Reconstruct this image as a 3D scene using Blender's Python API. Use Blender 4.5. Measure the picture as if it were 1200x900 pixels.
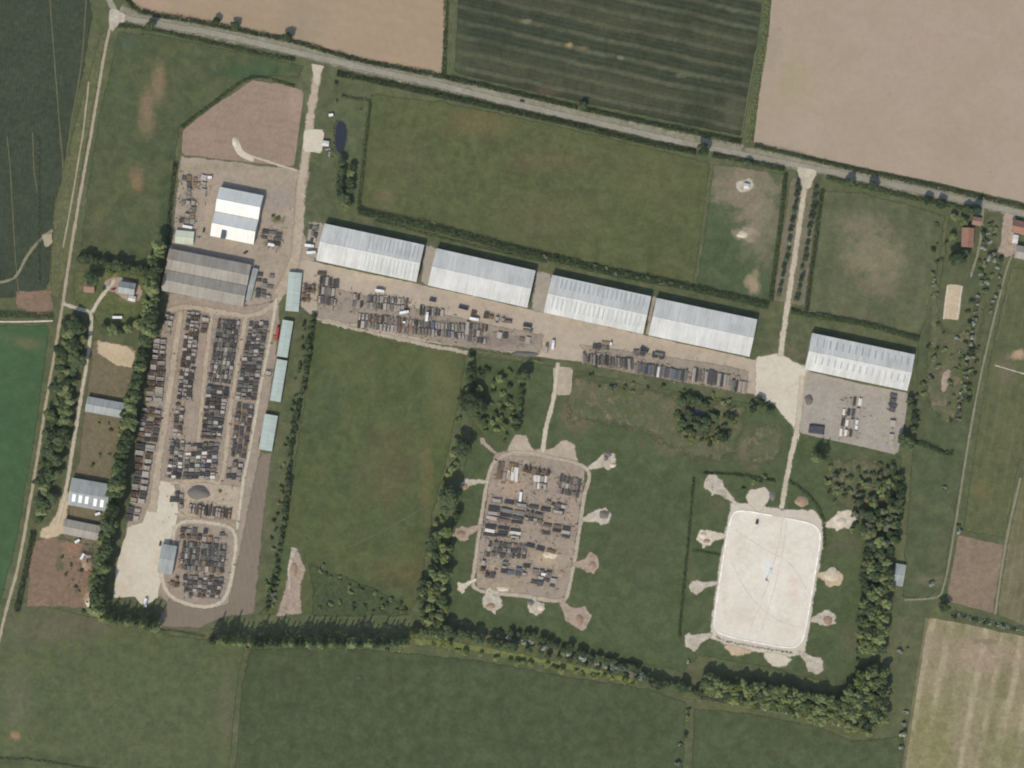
import bpy, bmesh, math, random
import numpy as np
from mathutils.geometry import delaunay_2d_cdt
from mathutils import Vector, Matrix, noise as mnoise

for o in list(bpy.data.objects):
    bpy.data.objects.remove(o)
scn = bpy.context.scene
col = scn.collection
R = random.Random(11)
S = 0.8                                  # metres per photograph pixel (1200 x 900)

# ------------------------------------------------------------------ camera, sky, sun, exposure
CAM_H = 2200.0
cam_data = bpy.data.cameras.new('camera')
cam = bpy.data.objects.new('camera', cam_data)
col.objects.link(cam)
cam.location = (0, 0, CAM_H)
cam.rotation_euler = (0, 0, 0)
cam_data.sensor_fit = 'HORIZONTAL'
cam_data.angle = 2 * math.atan(600 * S / CAM_H)
cam_data.clip_start = 10
cam_data.clip_end = 20000
scn.camera = cam

SUN_EL = math.radians(46)
SHX, SHY = 0.40, 0.9165                   # direction the shadows fall (mostly up the picture)
world = bpy.data.worlds.new('World')
scn.world = world
world.use_nodes = True
wn = world.node_tree
bg = wn.nodes['Background']
sky = wn.nodes.new('ShaderNodeTexSky')
sky.sky_type = 'NISHITA'
sky.sun_disc = False
sky.sun_elevation = SUN_EL
sky.sun_rotation = math.atan2(-SHX, -SHY)
sky.altitude = 100
wn.links.new(sky.outputs[0], bg.inputs[0])
bg.inputs[1].default_value = 0.15
sun_d = bpy.data.lights.new('sun', 'SUN')
sun_d.energy = 2.95
sun_d.angle = math.radians(0.6)
sun_d.color = (1.0, 0.915, 0.765)
sun = bpy.data.objects.new('sun', sun_d)
col.objects.link(sun)
sun.location = (0, 0, 900)
sun.rotation_euler = Vector((SHX * math.cos(SUN_EL), SHY * math.cos(SUN_EL), -math.sin(SUN_EL))).to_track_quat('-Z', 'Y').to_euler()
scn.view_settings.view_transform = 'Standard'
scn.view_settings.look = 'None'
scn.view_settings.exposure = 0.07
scn.view_settings.gamma = 1.0
scn.render.engine = 'CYCLES'
scn.cycles.max_bounces = 5
scn.cycles.transparent_max_bounces = 12
scn.cycles.filter_width = 1.9

# ------------------------------------------------------------------ helpers
def P(x, y, z=0.0):
    return Vector(((x - 600) * S, (450 - y) * S, z))

def lin(c):
    c /= 255.0
    return c / 12.92 if c <= 0.04045 else ((c + 0.055) / 1.055) ** 2.4

def RGB(r, g, b, k=1.0):
    return (lin(r) * k, lin(g) * k, lin(b) * k, 1.0)

ORD = ['first', 'second', 'third', 'fourth', 'fifth', 'sixth', 'seventh', 'eighth', 'ninth', 'tenth', 'eleventh', 'twelfth',
       'thirteenth', 'fourteenth', 'fifteenth', 'sixteenth', 'seventeenth', 'eighteenth', 'nineteenth', 'twentieth']
TENS = {2: 'twenty', 3: 'thirty', 4: 'forty', 5: 'fifty', 6: 'sixty', 7: 'seventy', 8: 'eighty', 9: 'ninety'}
def nth(i):                               # i from 0
    if i < 20:
        return ORD[i]
    t, u = divmod(i + 1, 10)
    if u == 0:
        return TENS[t][:-1] + 'ieth'
    return TENS[t] + '-' + ORD[u - 1]

def tag(o, label=None, cat=None, group=None, kind=None):
    if label: o['label'] = label
    if cat: o['category'] = cat
    if group: o['group'] = group
    if kind: o['kind'] = kind
    return o

def link(o, parent=None):
    col.objects.link(o)
    if parent is not None:
        o.parent = parent
    return o

def empty(name, loc, rz=0.0):
    o = bpy.data.objects.new(name, None)
    o.empty_display_size = 0.5
    col.objects.link(o)
    o.location = loc
    o.rotation_euler = (0, 0, rz)
    return o

def mesh_obj(name, verts, faces, mat, parent=None, smooth=False):
    me = bpy.data.meshes.new(name)
    me.from_pydata([tuple(v) for v in verts], [], faces)
    if mat: me.materials.append(mat)
    if smooth:
        me.polygons.foreach_set('use_smooth', [True] * len(me.polygons))
    me.update()
    return link(bpy.data.objects.new(name, me), parent)

class MB:                                 # collects boxes, bars and tubes into one mesh
    def __init__(s):
        s.v, s.f = [], []
    def box(s, x0, x1, y0, y1, z0, z1):
        b = len(s.v)
        s.v += [(x0, y0, z0), (x1, y0, z0), (x1, y1, z0), (x0, y1, z0), (x0, y0, z1), (x1, y0, z1), (x1, y1, z1), (x0, y1, z1)]
        s.f += [tuple(b + i for i in q) for q in ((3, 2, 1, 0), (4, 5, 6, 7), (0, 1, 5, 4), (1, 2, 6, 5), (2, 3, 7, 6), (3, 0, 4, 7))]
        return s
    def obox(s, c, hx, hy, hz, rz=0.0, rx=0.0):
        b = len(s.v)
        m = Matrix.Translation(c) @ Matrix.Rotation(rz, 4, 'Z') @ Matrix.Rotation(rx, 4, 'X')
        for z in (-hz, hz):
            for x, y in ((-hx, -hy), (hx, -hy), (hx, hy), (-hx, hy)):
                s.v.append(tuple(m @ Vector((x, y, z))))
        s.f += [tuple(b + i for i in q) for q in ((3, 2, 1, 0), (4, 5, 6, 7), (0, 1, 5, 4), (1, 2, 6, 5), (2, 3, 7, 6), (3, 0, 4, 7))]
        return s
    def tube(s, a, b_, r0, r1, n=8, caps=True):
        a, b_ = Vector(a), Vector(b_)
        d = (b_ - a).normalized()
        u = d.orthogonal().normalized()
        w = d.cross(u)
        b = len(s.v)
        for p, r in ((a, r0), (b_, r1)):
            for i in range(n):
                t = 2 * math.pi * i / n
                s.v.append(tuple(p + (u * math.cos(t) + w * math.sin(t)) * r))
        for i in range(n):
            j = (i + 1) % n
            s.f.append((b + i, b + j, b + n + j, b + n + i))
        if caps:
            s.f.append(tuple(b + i for i in range(n))[::-1])
            s.f.append(tuple(b + n + i for i in range(n)))
        return s
    def poly(s, pts):
        b = len(s.v)
        s.v += [tuple(p) for p in pts]
        s.f.append(tuple(range(b, b + len(pts))))
        return s
    def build(s, name, mat, parent=None, smooth=False):
        return mesh_obj(name, s.v, s.f, mat, parent, smooth)

def copy_tree(o, parent=None):
    c = o.copy()
    for k in list(c.keys()):
        pass
    col.objects.link(c)
    c.parent = parent
    for ch in o.children:
        copy_tree(ch, c)
    return c

# ------------------------------------------------------------------ materials
MATS = {}
class NT:
    def __init__(s, name, rough=0.9, spec=0.25):
        s.m = bpy.data.materials.new(name)
        s.m.use_nodes = True
        s.t = s.m.node_tree
        s.bsdf = s.t.nodes['Principled BSDF']
        s.bsdf.inputs['Roughness'].default_value = rough
        s.bsdf.inputs['Specular IOR Level'].default_value = spec
    def n(s, typ, **kw):
        nd = s.t.nodes.new(typ)
        for k, v in kw.items():
            setattr(nd, k, v)
        return nd
    def set(s, sock, v):
        if isinstance(v, bpy.types.NodeSocket):
            s.t.links.new(v, sock)
        else:
            sock.default_value = v
    def math(s, op, a, b=0.0, c=None, clamp=False):
        nd = s.n('ShaderNodeMath', operation=op, use_clamp=clamp)
        s.set(nd.inputs[0], a); s.set(nd.inputs[1], b)
        if c is not None: s.set(nd.inputs[2], c)
        return nd.outputs[0]
    def smooth(s, v, a, b, lo=0.0, hi=1.0):
        nd = s.n('ShaderNodeMapRange', interpolation_type='SMOOTHSTEP')
        s.set(nd.inputs[0], v)
        for i, q in enumerate((a, b, lo, hi)):
            nd.inputs[1 + i].default_value = q
        return nd.outputs[0]
    def mix(s, f, a, b, blend='MIX'):
        nd = s.n('ShaderNodeMix', data_type='RGBA', blend_type=blend)
        s.set(nd.inputs[0], f); s.set(nd.inputs[6], a); s.set(nd.inputs[7], b)
        return nd.outputs[2]
    def pos(s, kind='Object'):
        return s.n('ShaderNodeTexCoord').outputs[kind]
    def noise(s, vec, scale, detail=3.0, rough=0.55, dist=0.0, off=(0, 0, 0)):
        if off != (0, 0, 0):
            mp = s.n('ShaderNodeMapping'); mp.inputs[1].default_value = off
            s.t.links.new(vec, mp.inputs[0]); vec = mp.outputs[0]
        nd = s.n('ShaderNodeTexNoise')
        s.t.links.new(vec, nd.inputs['Vector'])
        nd.inputs['Scale'].default_value = scale
        nd.inputs['Detail'].default_value = detail
        nd.inputs['Roughness'].default_value = rough
        nd.inputs['Distortion'].default_value = dist
        return nd.outputs[0]
    def bump(s, h, strength=0.4, dist=0.3):
        b = s.n('ShaderNodeBump')
        b.inputs['Strength'].default_value = strength
        b.inputs['Distance'].default_value = dist
        s.t.links.new(h, b.inputs['Height'])
        s.t.links.new(b.outputs[0], s.bsdf.inputs['Normal'])

def ground_mat(name, base, alt, fine=0.30, big=55.0, mid=11.0, patches=(), bands=(), edge=True, rough=0.95, seed=0, third=None, tiny=2.0):
    """soil or grass seen from far above: broad drifts of two or three colours, finer mottling, stains with a shape of
    their own (patches) and rows left by machines (bands: angle, spacing m, colour, amount, width)."""
    def fresh(c):                         # growing grass and crops: less blue than the raw estimates
        if c is not None and c[1] > c[0] * .98 and c[1] > c[2] * 1.15:
            return (c[0] * 1.03, c[1] * 1.01, c[2] * .87, 1)
        return c
    base, alt, third = fresh(base), fresh(alt), fresh(third)
    patches = [(a, b, c, d, fresh(e), f) for a, b, c, d, e, f in patches]
    bands = [(a, b, fresh(c), d, e) for a, b, c, d, e in bands]
    k = NT(name, rough, 0.1)
    p = k.pos()
    off = (seed * 37.1, seed * 91.7, 0)
    n1 = k.noise(p, 1 / big, 4, 0.6, 0.6, off)
    n2 = k.noise(p, 1 / mid, 4, 0.6, 0.3, off)
    n3 = k.noise(p, 1 / tiny, 3, 0.65, 0, off)
    n6 = k.noise(p, 1 / 4.6, 3, 0.6, 0.4, (off[0] - 31, off[1] + 17, 0))
    n7 = k.noise(p, 1 / (big * .4), 3, 0.6, 1.6, (off[0] + 71, off[1] - 53, 0))
    f = k.smooth(k.math('ADD', k.math('MULTIPLY', n1, 0.5), k.math('MULTIPLY', n2, 0.5)), 0.36, 0.64)
    c = k.mix(f, base, alt)
    if third:
        n4 = k.noise(p, 1 / (big * 0.6), 5, 0.65, 1.0, (off[0] + 13, off[1] - 7, 0))
        c = k.mix(k.smooth(n4, 0.52, 0.72, 0, 0.85), c, third)
    for (ang, sp, colr, amt, wid) in bands:
        mp = k.n('ShaderNodeMapping'); mp.inputs[2].default_value = (0, 0, math.radians(ang))
        k.t.links.new(p, mp.inputs[0])
        sx = k.n('ShaderNodeSeparateXYZ'); k.t.links.new(mp.outputs[0], sx.inputs[0])
        y = k.math('ADD', k.math('DIVIDE', sx.outputs[1], sp), k.math('MULTIPLY', n1, 0.5))
        tri = k.math('PINGPONG', y, 0.5)
        m = k.smooth(tri, wid, wid * 0.25)
        m = k.math('MULTIPLY', m, k.smooth(n1, 0.3, 0.6, 0.35, 1.0))
        c = k.mix(k.math('MULTIPLY', m, amt), c, colr)
    for (px, py, rx, ry, colr, amt) in patches:
        q = P(px, py)
        vm = k.n('ShaderNodeVectorMath', operation='SUBTRACT'); k.t.links.new(p, vm.inputs[0]); vm.inputs[1].default_value = (q.x, q.y, 0)
        v2 = k.n('ShaderNodeVectorMath', operation='DIVIDE'); k.t.links.new(vm.outputs[0], v2.inputs[0]); v2.inputs[1].default_value = (rx * S, ry * S, 1e6)
        ln = k.n('ShaderNodeVectorMath', operation='LENGTH'); k.t.links.new(v2.outputs[0], ln.inputs[0])
        d = k.math('ADD', ln.outputs['Value'], k.math('MULTIPLY', k.math('SUBTRACT', n2, 0.5), 2.2))
        c = k.mix(k.smooth(d, 1.15, 0.25, 0, amt), c, colr)
    v = k.math('MULTIPLY_ADD', n3, 2 * fine, 1 - fine)
    for nn, am in ((n2, .5), (n6, .5), (n7, .55)):
        am *= min(fine, .3)
        v = k.math('MULTIPLY', v, k.smooth(nn, .32, .68, 1 - am / 2, 1 + am / 2))
    cc = k.n('ShaderNodeCombineColor')
    for i in range(3): k.t.links.new(v, cc.inputs[i])
    c = k.mix(1.0, c, cc.outputs[0], 'MULTIPLY')
    k.t.links.new(c, k.bsdf.inputs['Base Color'])
    k.bump(n3, 0.5, 0.25)
    if edge:                              # ragged border: the cover thins out towards its edge
        at = k.n('ShaderNodeAttribute', attribute_name='edge')
        ne = k.noise(p, 0.35, 4, 0.7, 0, off)
        nf = k.noise(p, 0.11, 3, 0.6, 0, off)
        a = k.math('ADD', at.outputs['Fac'], k.math('MULTIPLY', k.math('SUBTRACT', ne, 0.5), 1.2))
        a = k.math('ADD', a, k.math('MULTIPLY', k.math('SUBTRACT', nf, 0.5), 1.1))
        a = k.smooth(a, 0.22, 0.78)
        a = k.math('MULTIPLY', a, k.smooth(at.outputs['Fac'], 0.0, 0.12), clamp=True)
        k.t.links.new(a, k.bsdf.inputs['Alpha'])
    return k.m

def plain_mat(name, c, rough=0.7, metal=0.0, var=0.18, scale=0.5, rand=0.15, spec=0.3, dirt=None, dirt_amt=0.4):
    k = NT(name, rough, spec)
    k.bsdf.inputs['Metallic'].default_value = metal
    p = k.pos()
    n1 = k.noise(p, scale, 5, 0.65)
    oi = k.n('ShaderNodeObjectInfo')
    v = k.math('ADD', k.math('MULTIPLY_ADD', n1, 2 * var, 1 - var), k.math('MULTIPLY_ADD', oi.outputs['Random'], 2 * rand, -rand))
    cc = k.n('ShaderNodeCombineColor')
    for i in range(3): k.t.links.new(v, cc.inputs[i])
    base = c
    if dirt:
        n2 = k.noise(p, scale * 0.35, 5, 0.7, 0.5, (5, 3, 1))
        base = k.mix(k.smooth(n2, 0.45, 0.7, 0, dirt_amt), c, dirt)
    k.t.links.new(k.mix(1.0, base, cc.outputs[0], 'MULTIPLY'), k.bsdf.inputs['Base Color'])
    return k.m

def roof_mat(name, c, dirt, sheet=1.1, var=.05, streak=.5):
    k = NT(name, .6, .3)
    p = k.pos()
    sx = k.n('ShaderNodeSeparateXYZ'); k.t.links.new(p, sx.inputs[0])
    oi = k.n('ShaderNodeObjectInfo')
    def cell(w, seed):
        q = k.math('FLOOR', k.math('DIVIDE', k.math('ADD', sx.outputs[0], k.math('MULTIPLY', oi.outputs['Random'], 37.0)), w))
        wn_ = k.n('ShaderNodeTexWhiteNoise', noise_dimensions='1D'); k.t.links.new(k.math('ADD', q, seed), wn_.inputs['W'])
        return wn_.outputs['Value']
    t = k.math('ADD', k.math('MULTIPLY', cell(sheet, 3.3), .45), k.math('MULTIPLY', cell(sheet * 5, 9.7), .55))
    mp = k.n('ShaderNodeMapping'); mp.inputs[3].default_value = (.9, .07, .07); k.t.links.new(p, mp.inputs[0])
    st = k.noise(mp.outputs[0], 1.0, 4, .65)
    bl = k.noise(p, .07, 4, .6)
    fac = k.math('ADD', k.math('MULTIPLY', k.smooth(st, .42, .72), streak), k.math('MULTIPLY', k.smooth(bl, .4, .7), .35), clamp=True)
    base = k.mix(fac, c, dirt)
    v = k.math('MULTIPLY_ADD', t, 2 * var, 1 - var)
    cc = k.n('ShaderNodeCombineColor')
    for i in range(3): k.t.links.new(v, cc.inputs[i])
    k.t.links.new(k.mix(1.0, base, cc.outputs[0], 'MULTIPLY'), k.bsdf.inputs['Base Color'])
    return k.m

def leaf_mat(name, c1, c2, c3=None):
    k = NT(name, 0.8, 0.15)
    p = k.pos()
    n1 = k.noise(p, 1.6, 2, 0.5)
    oi = k.n('ShaderNodeObjectInfo')
    at = k.n('ShaderNodeAttribute', attribute_name='tint')
    f = k.math('ADD', k.math('MULTIPLY', at.outputs['Fac'], 0.7), k.math('MULTIPLY', oi.outputs['Random'], 0.5), clamp=True)
    c = k.mix(k.smooth(f, 0.1, 0.95), c1, c2)
    if c3:
        c = k.mix(k.smooth(k.math('ADD', at.outputs['Fac'], k.math('MULTIPLY', n1, 0.2)), 0.45, 0.75), c, c3)
    v = k.math('MULTIPLY_ADD', oi.outputs['Random'], 0.4, 0.8)
    cc = k.n('ShaderNodeCombineColor')
    for i in range(3): k.t.links.new(v, cc.inputs[i])
    c = k.mix(1.0, c, cc.outputs[0], 'MULTIPLY')
    k.t.links.new(c, k.bsdf.inputs['Base Color'])
    tr = k.n('ShaderNodeBsdfTranslucent'); k.t.links.new(c, tr.inputs[0])
    mx = k.n('ShaderNodeMixShader'); mx.inputs[0].default_value = .38
    k.t.links.new(k.bsdf.outputs[0], mx.inputs[1]); k.t.links.new(tr.outputs[0], mx.inputs[2])
    k.t.links.new(mx.outputs[0], k.t.nodes['Material Output'].inputs['Surface'])
    return k.m

G = {}
def g_(name, *a, **kw):
    G[name] = ground_mat(name, *a, seed=len(G) + 1, **kw)
BROWN = RGB(112, 96, 74)
g_('rough_grass', RGB(82, 90, 68), RGB(94, 98, 72), third=RGB(104, 100, 76), edge=False, big=60)
g_('verge_grass', RGB(132, 127, 106), RGB(140, 135, 114), third=RGB(108, 108, 86), big=25)
g_('west_meadow', RGB(78, 86, 64), RGB(88, 92, 66), third=RGB(72, 84, 64), patches=[
    (172, 130, 11, 30, RGB(134, 116, 90), .8), (186, 92, 10, 24, RGB(132, 114, 88), .8), (180, 112, 16, 18, RGB(126, 110, 84), .6), (160, 210, 10, 18, RGB(134, 110, 84), .7),
    (172, 145, 14, 18, RGB(120, 106, 82), .5), (150, 50, 30, 14, RGB(82, 92, 78), .5), (300, 85, 60, 18, RGB(66, 88, 66), .7), (200, 250, 18, 60, RGB(66, 82, 60), .6),
    (115, 260, 8, 22, RGB(110, 98, 74), .4)])
g_('long_meadow', RGB(82, 89, 61), RGB(90, 94, 65), third=RGB(78, 86, 61), bands=[(12, 6, RGB(92, 95, 68), .3, .3)], patches=[
    (560, 145, 50, 20, RGB(112, 98, 68), .55), (640, 255, 70, 30, RGB(102, 98, 68), .5), (470, 190, 60, 40, RGB(92, 92, 68), .5), (760, 210, 60, 40, RGB(98, 98, 70), .5),
    (450, 230, 16, 12, RGB(118, 106, 78), .5), (640, 190, 60, 16, RGB(104, 92, 66), .45)])
g_('paddock', RGB(74, 88, 66), RGB(80, 90, 68), patches=[
    (872, 215, 52, 40, RGB(134, 122, 100), .95), (892, 262, 30, 60, RGB(120, 114, 92), .9), (880, 240, 26, 40, RGB(138, 124, 102), .6), (874, 275, 14, 12, RGB(160, 144, 120), .8), (882, 333, 11, 16, RGB(166, 146, 118), .85), (850, 200, 14, 10, RGB(112, 108, 84), .6)])
g_('pasture_east', RGB(86, 92, 70), RGB(94, 98, 74), third=RGB(80, 88, 70), bands=[(-82, 24, RGB(104, 102, 80), .4, .2)], patches=[
    (1025, 300, 42, 40, RGB(134, 124, 98), .8), (1010, 265, 40, 20, RGB(124, 116, 92), .7), (1030, 335, 30, 20, RGB(126, 114, 90), .6), (990, 370, 40, 10, RGB(104, 98, 76), .5)])
g_('central_meadow', RGB(78, 88, 60), RGB(86, 92, 62), third=RGB(74, 87, 60), bands=[(82, 30, RGB(92, 94, 68), .35, .3)], patches=[
    (455, 545, 40, 60, RGB(98, 92, 64), .6), (520, 450, 26, 60, RGB(104, 104, 74), .6), (470, 670, 40, 30, RGB(100, 92, 62), .6), (400, 420, 40, 30, RGB(90, 94, 66), .5), (500, 560, 10, 50, RGB(112, 104, 68), .6),
    (430, 700, 60, 22, RGB(66, 78, 58), .7), (380, 480, 30, 60, RGB(72, 86, 62), .5)])
g_('depot_grass', RGB(74, 86, 60), RGB(82, 91, 65), third=RGB(88, 91, 67), bands=[(12, 5.5, RGB(80, 91, 66), .3, .3)], patches=[
    (700, 470, 50, 24, RGB(96, 98, 76), .6), (675, 490, 22, 22, RGB(128, 108, 84), .6), (640, 590, 400, 30, RGB(72, 82, 62), .3), (800, 520, 44, 16, RGB(116, 110, 80), .8), (740, 640, 60, 60, RGB(82, 86, 66), .5),
    (880, 525, 22, 26, RGB(120, 108, 84), .75), (905, 510, 14, 12, RGB(134, 120, 98), .7), (770, 445, 20, 12, RGB(146, 122, 104), .7), (820, 452, 22, 10, RGB(140, 124, 98), .5), (733, 450, 22, 12, RGB(122, 112, 88), .5),
    (840, 590, 14, 18, RGB(98, 98, 74), .6), (1000, 750, 20, 20, RGB(98, 96, 72), .6), (985, 640, 26, 14, RGB(92, 90, 68), .6), (1010, 540, 24, 16, RGB(96, 98, 74), .6)])
g_('east_meadow', RGB(80, 88, 66), RGB(90, 94, 70), third=RGB(74, 86, 64), patches=[
    (1115, 440, 24, 26, RGB(108, 96, 76), .8), (1120, 400, 20, 20, RGB(112, 108, 82), .6), (1155, 590, 14, 30, RGB(104, 102, 70), .6), (1130, 360, 40, 40, RGB(98, 100, 76), .5), (1100, 680, 40, 8, RGB(120, 114, 90), .6)])
g_('east_field', RGB(86, 92, 66), RGB(94, 96, 70), third=RGB(80, 90, 66), bands=[(-80, 9, RGB(104, 104, 78), .4, .2)], patches=[
    (1178, 435, 16, 22, RGB(112, 106, 84), .7), (1194, 415, 12, 7, RGB(184, 156, 124), .8), (1186, 330, 16, 40, RGB(96, 98, 72), .5), (1150, 575, 14, 16, RGB(112, 106, 70), .6)])
g_('tilled_plot', RGB(138, 120, 98), RGB(128, 112, 92), big=30, mid=6)
g_('olive_strip', RGB(104, 104, 78), RGB(114, 108, 82), bands=[(-80, 7, RGB(124, 116, 92), .6, .25)])
g_('stubble', RGB(150, 138, 108), RGB(132, 124, 92), third=RGB(146, 128, 108), big=30, bands=[(-79, 17, RGB(170, 156, 128), .75, .28), (-79, 41, RGB(112, 108, 74), .55, .25)], patches=[
    (1090, 870, 36, 60, RGB(126, 122, 78), .75), (1150, 770, 60, 24, RGB(160, 138, 118), .6), (1180, 880, 40, 30, RGB(114, 114, 80), .6), (1110, 740, 14, 10, RGB(124, 114, 84), .6), (1157, 752, 16, 4, RGB(120, 108, 80), .6)])
g_('south_field', RGB(82, 92, 66), RGB(90, 95, 68), third=RGB(80, 90, 68), big=40, patches=[
    (60, 735, 80, 30, RGB(102, 97, 76), .6), (20, 820, 22, 60, RGB(104, 103, 78), .6), (18, 862, 8, 6, RGB(150, 124, 92), .9), (265, 830, 12, 60, RGB(104, 98, 74), .5), (120, 725, 60, 14, RGB(102, 94, 76), .7), (60, 890, 90, 6, RGB(76, 80, 64), .5)])
g_('south_wheat', RGB(70, 80, 60), RGB(78, 86, 64), third=RGB(72, 78, 60), big=45, bands=[(84, 22, RGB(82, 88, 66), .3, .22)])
g_('south_wheat_east', RGB(72, 82, 60), RGB(82, 90, 66), third=RGB(80, 84, 64), big=40)
g_('west_crop', RGB(58, 66, 56), RGB(65, 73, 61), big=30, mid=5, bands=[(-84, 3.2, RGB(74, 80, 68), .35, .3)])
g_('green_wheat', RGB(66, 90, 66), RGB(70, 93, 66), fine=.2, big=40, patches=[(30, 402, 26, 9, RGB(104, 104, 78), .7), (10, 395, 20, 8, RGB(88, 100, 76), .6)])
g_('dark_crop', RGB(54, 60, 48), RGB(62, 67, 54), third=RGB(52, 60, 52), big=50, mid=8, bands=[(12.5, 13.5, RGB(94, 95, 78), .85, .24), (12.5, 4.2, RGB(74, 80, 66), .4, .3), (12.5, 62, RGB(84, 84, 68), .4, .3)], patches=[
    (617, 25, 9, 4, RGB(130, 122, 90), .8), (667, 53, 6, 4, RGB(160, 138, 92), .9), (683, 56, 8, 3, RGB(118, 106, 70), .7), (727, 68, 5, 3, RGB(128, 126, 106), .7), (640, 108, 18, 6, RGB(96, 78, 66), .7), (540, 60, 14, 50, RGB(78, 84, 64), .5), (860, 130, 14, 24, RGB(90, 90, 76), .5),
    (800, 88, 12, 4, RGB(108, 106, 84), .6)])
g_('bare_soil_west', RGB(164, 143, 118), RGB(158, 140, 112), fine=.10, big=45, mid=9, bands=[(14, 12, RGB(156, 134, 110), .35, .3)], patches=[
    (360, 25, 40, 30, RGB(150, 136, 114), .5), (470, 75, 50, 12, RGB(174, 146, 120), .5), (180, 6, 30, 10, RGB(176, 146, 126), .6)])
g_('bare_soil_east', RGB(168, 150, 130), RGB(162, 146, 122), fine=.09, big=60, mid=9, patches=[
    (935, 95, 30, 40, RGB(160, 146, 112), .55), (905, 50, 16, 40, RGB(154, 138, 120), .5), (1120, 170, 40, 30, RGB(156, 138, 118), .4), (1060, 60, 60, 50, RGB(170, 148, 132), .3)])
g_('red_earth', RGB(136, 112, 92), RGB(124, 106, 86), big=20, mid=6, third=RGB(98, 92, 70), patches=[(85, 640, 12, 20, RGB(150, 116, 92), .7), (70, 660, 5, 14, RGB(84, 92, 66), .8), (105, 702, 9, 12, RGB(176, 146, 116), .85), (105, 670, 8, 14, RGB(140, 104, 84), .7)])
g_('graded_earth', RGB(154, 132, 113), RGB(142, 124, 106), fine=.2, big=26, mid=6, bands=[(10, 7, RGB(160, 140, 120), .18, .3)], patches=[(345, 120, 12, 24, RGB(170, 146, 124), .6), (240, 160, 20, 12, RGB(158, 136, 116), .5)])
g_('yard_gravel', RGB(168, 152, 132), RGB(156, 142, 124), fine=.2, big=26, mid=6, third=RGB(140, 128, 108), patches=[(322, 235, 22, 14, RGB(150, 140, 134), .6), (325, 258, 10, 5, RGB(110, 106, 78), .8), (260, 195, 60, 6, RGB(150, 138, 112), .6), (245, 250, 8, 24, RGB(176, 156, 136), .6)])
g_('stock_yard', RGB(160, 145, 127), RGB(146, 133, 117), fine=.22, big=18, mid=5, third=RGB(164, 142, 124), patches=[(240, 420, 8, 60, RGB(160, 138, 120), .6), (206, 420, 6, 30, RGB(146, 132, 106), .6), (225, 600, 40, 8, RGB(186, 164, 134), .7), (198, 500, 10, 50, RGB(160, 142, 124), .5)])
g_('lane', RGB(182, 166, 142), RGB(168, 152, 130), fine=.22, big=20, mid=5, third=RGB(168, 150, 130))
g_('warehouse_apron', RGB(182, 166, 144), RGB(170, 156, 136), fine=.14, big=30, mid=6, third=RGB(160, 146, 128), patches=[(440, 325, 40, 6, RGB(196, 178, 152), .6), (560, 365, 40, 8, RGB(184, 160, 138), .5), (800, 410, 60, 10, RGB(170, 154, 134), .6)])
g_('stock_apron', RGB(158, 145, 127), RGB(146, 134, 118), fine=.2, big=20, mid=5, third=RGB(130, 112, 98), patches=[(480, 385, 60, 6, RGB(140, 108, 88), .7), (590, 400, 44, 9, RGB(128, 112, 104), .7), (830, 440, 40, 12, RGB(152, 140, 128), .5)])
g_('pale_concrete', RGB(208, 198, 176), RGB(198, 186, 162), fine=.1, big=22, mid=7, third=RGB(196, 180, 158), tiny=3)
g_('pad_concrete', RGB(224, 214, 196), RGB(216, 205, 186), fine=.12, big=30, mid=9, third=RGB(222, 206, 190), tiny=3, rough=.85, patches=[(900, 668, 8, 16, RGB(222, 222, 212), .8), (930, 690, 8, 20, RGB(216, 194, 174), .6), (872, 640, 14, 30, RGB(208, 198, 178), .5), (915, 640, 24, 14, RGB(214, 200, 180), .5), (870, 720, 18, 14, RGB(206, 194, 172), .5), (925, 735, 14, 12, RGB(208, 196, 176), .5), (895, 610, 20, 8, RGB(206, 194, 172), .5), (850, 690, 5, 40, RGB(204, 192, 170), .45), (905, 700, 6, 26, RGB(230, 222, 206), .6)])
g_('pad_surround', RGB(202, 190, 172), RGB(192, 180, 160), fine=.12, big=20, mid=5)
g_('blob_gravel', RGB(196, 185, 166), RGB(172, 161, 142), fine=.28, big=10, mid=4, third=RGB(138, 130, 106))
g_('pink_gravel', RGB(172, 154, 136), RGB(156, 138, 122), fine=.28, big=9, mid=3.5, third=RGB(130, 116, 96))
g_('ring_road', RGB(182, 167, 146), RGB(166, 152, 132), fine=.22, big=16, mid=5)
g_('dump_ground', RGB(160, 145, 127), RGB(148, 133, 118), fine=.24, big=16, mid=4, third=RGB(170, 150, 124), patches=[(600, 570, 20, 14, RGB(176, 148, 122), .6), (590, 690, 30, 10, RGB(166, 148, 116), .6), (640, 655, 20, 12, RGB(182, 162, 128), .7), (650, 620, 26, 10, RGB(140, 124, 108), .6), (575, 610, 20, 20, RGB(128, 118, 116), .6)])
g_('concrete_slab', RGB(168, 158, 142), RGB(156, 146, 132), fine=.2, big=20, mid=5, third=RGB(160, 150, 142), bands=[(-80, 4.2, RGB(156, 148, 138), .4, .1)])
g_('asphalt', RGB(152, 146, 128), RGB(142, 137, 120), fine=.2, big=60, mid=8, third=RGB(158, 152, 138))
g_('brown_strip', RGB(132, 119, 102), RGB(124, 112, 97), fine=.12, big=30, mid=5, bands=[(81, 5, RGB(142, 126, 112), .25, .3)])
g_('track', RGB(172, 158, 132), RGB(158, 146, 120), fine=.14, big=20, mid=4)
g_('pale_track', RGB(196, 184, 160), RGB(180, 168, 144), fine=.2, big=20, mid=4)
g_('grassy_track', RGB(138, 132, 108), RGB(126, 124, 98), fine=.16, big=20, mid=4)
g_('tramline', RGB(100, 102, 80), RGB(94, 96, 76), fine=.2, big=14, mid=4)
g_('sand', RGB(198, 178, 146), RGB(184, 164, 134), fine=.2, big=14, mid=4)
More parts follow.
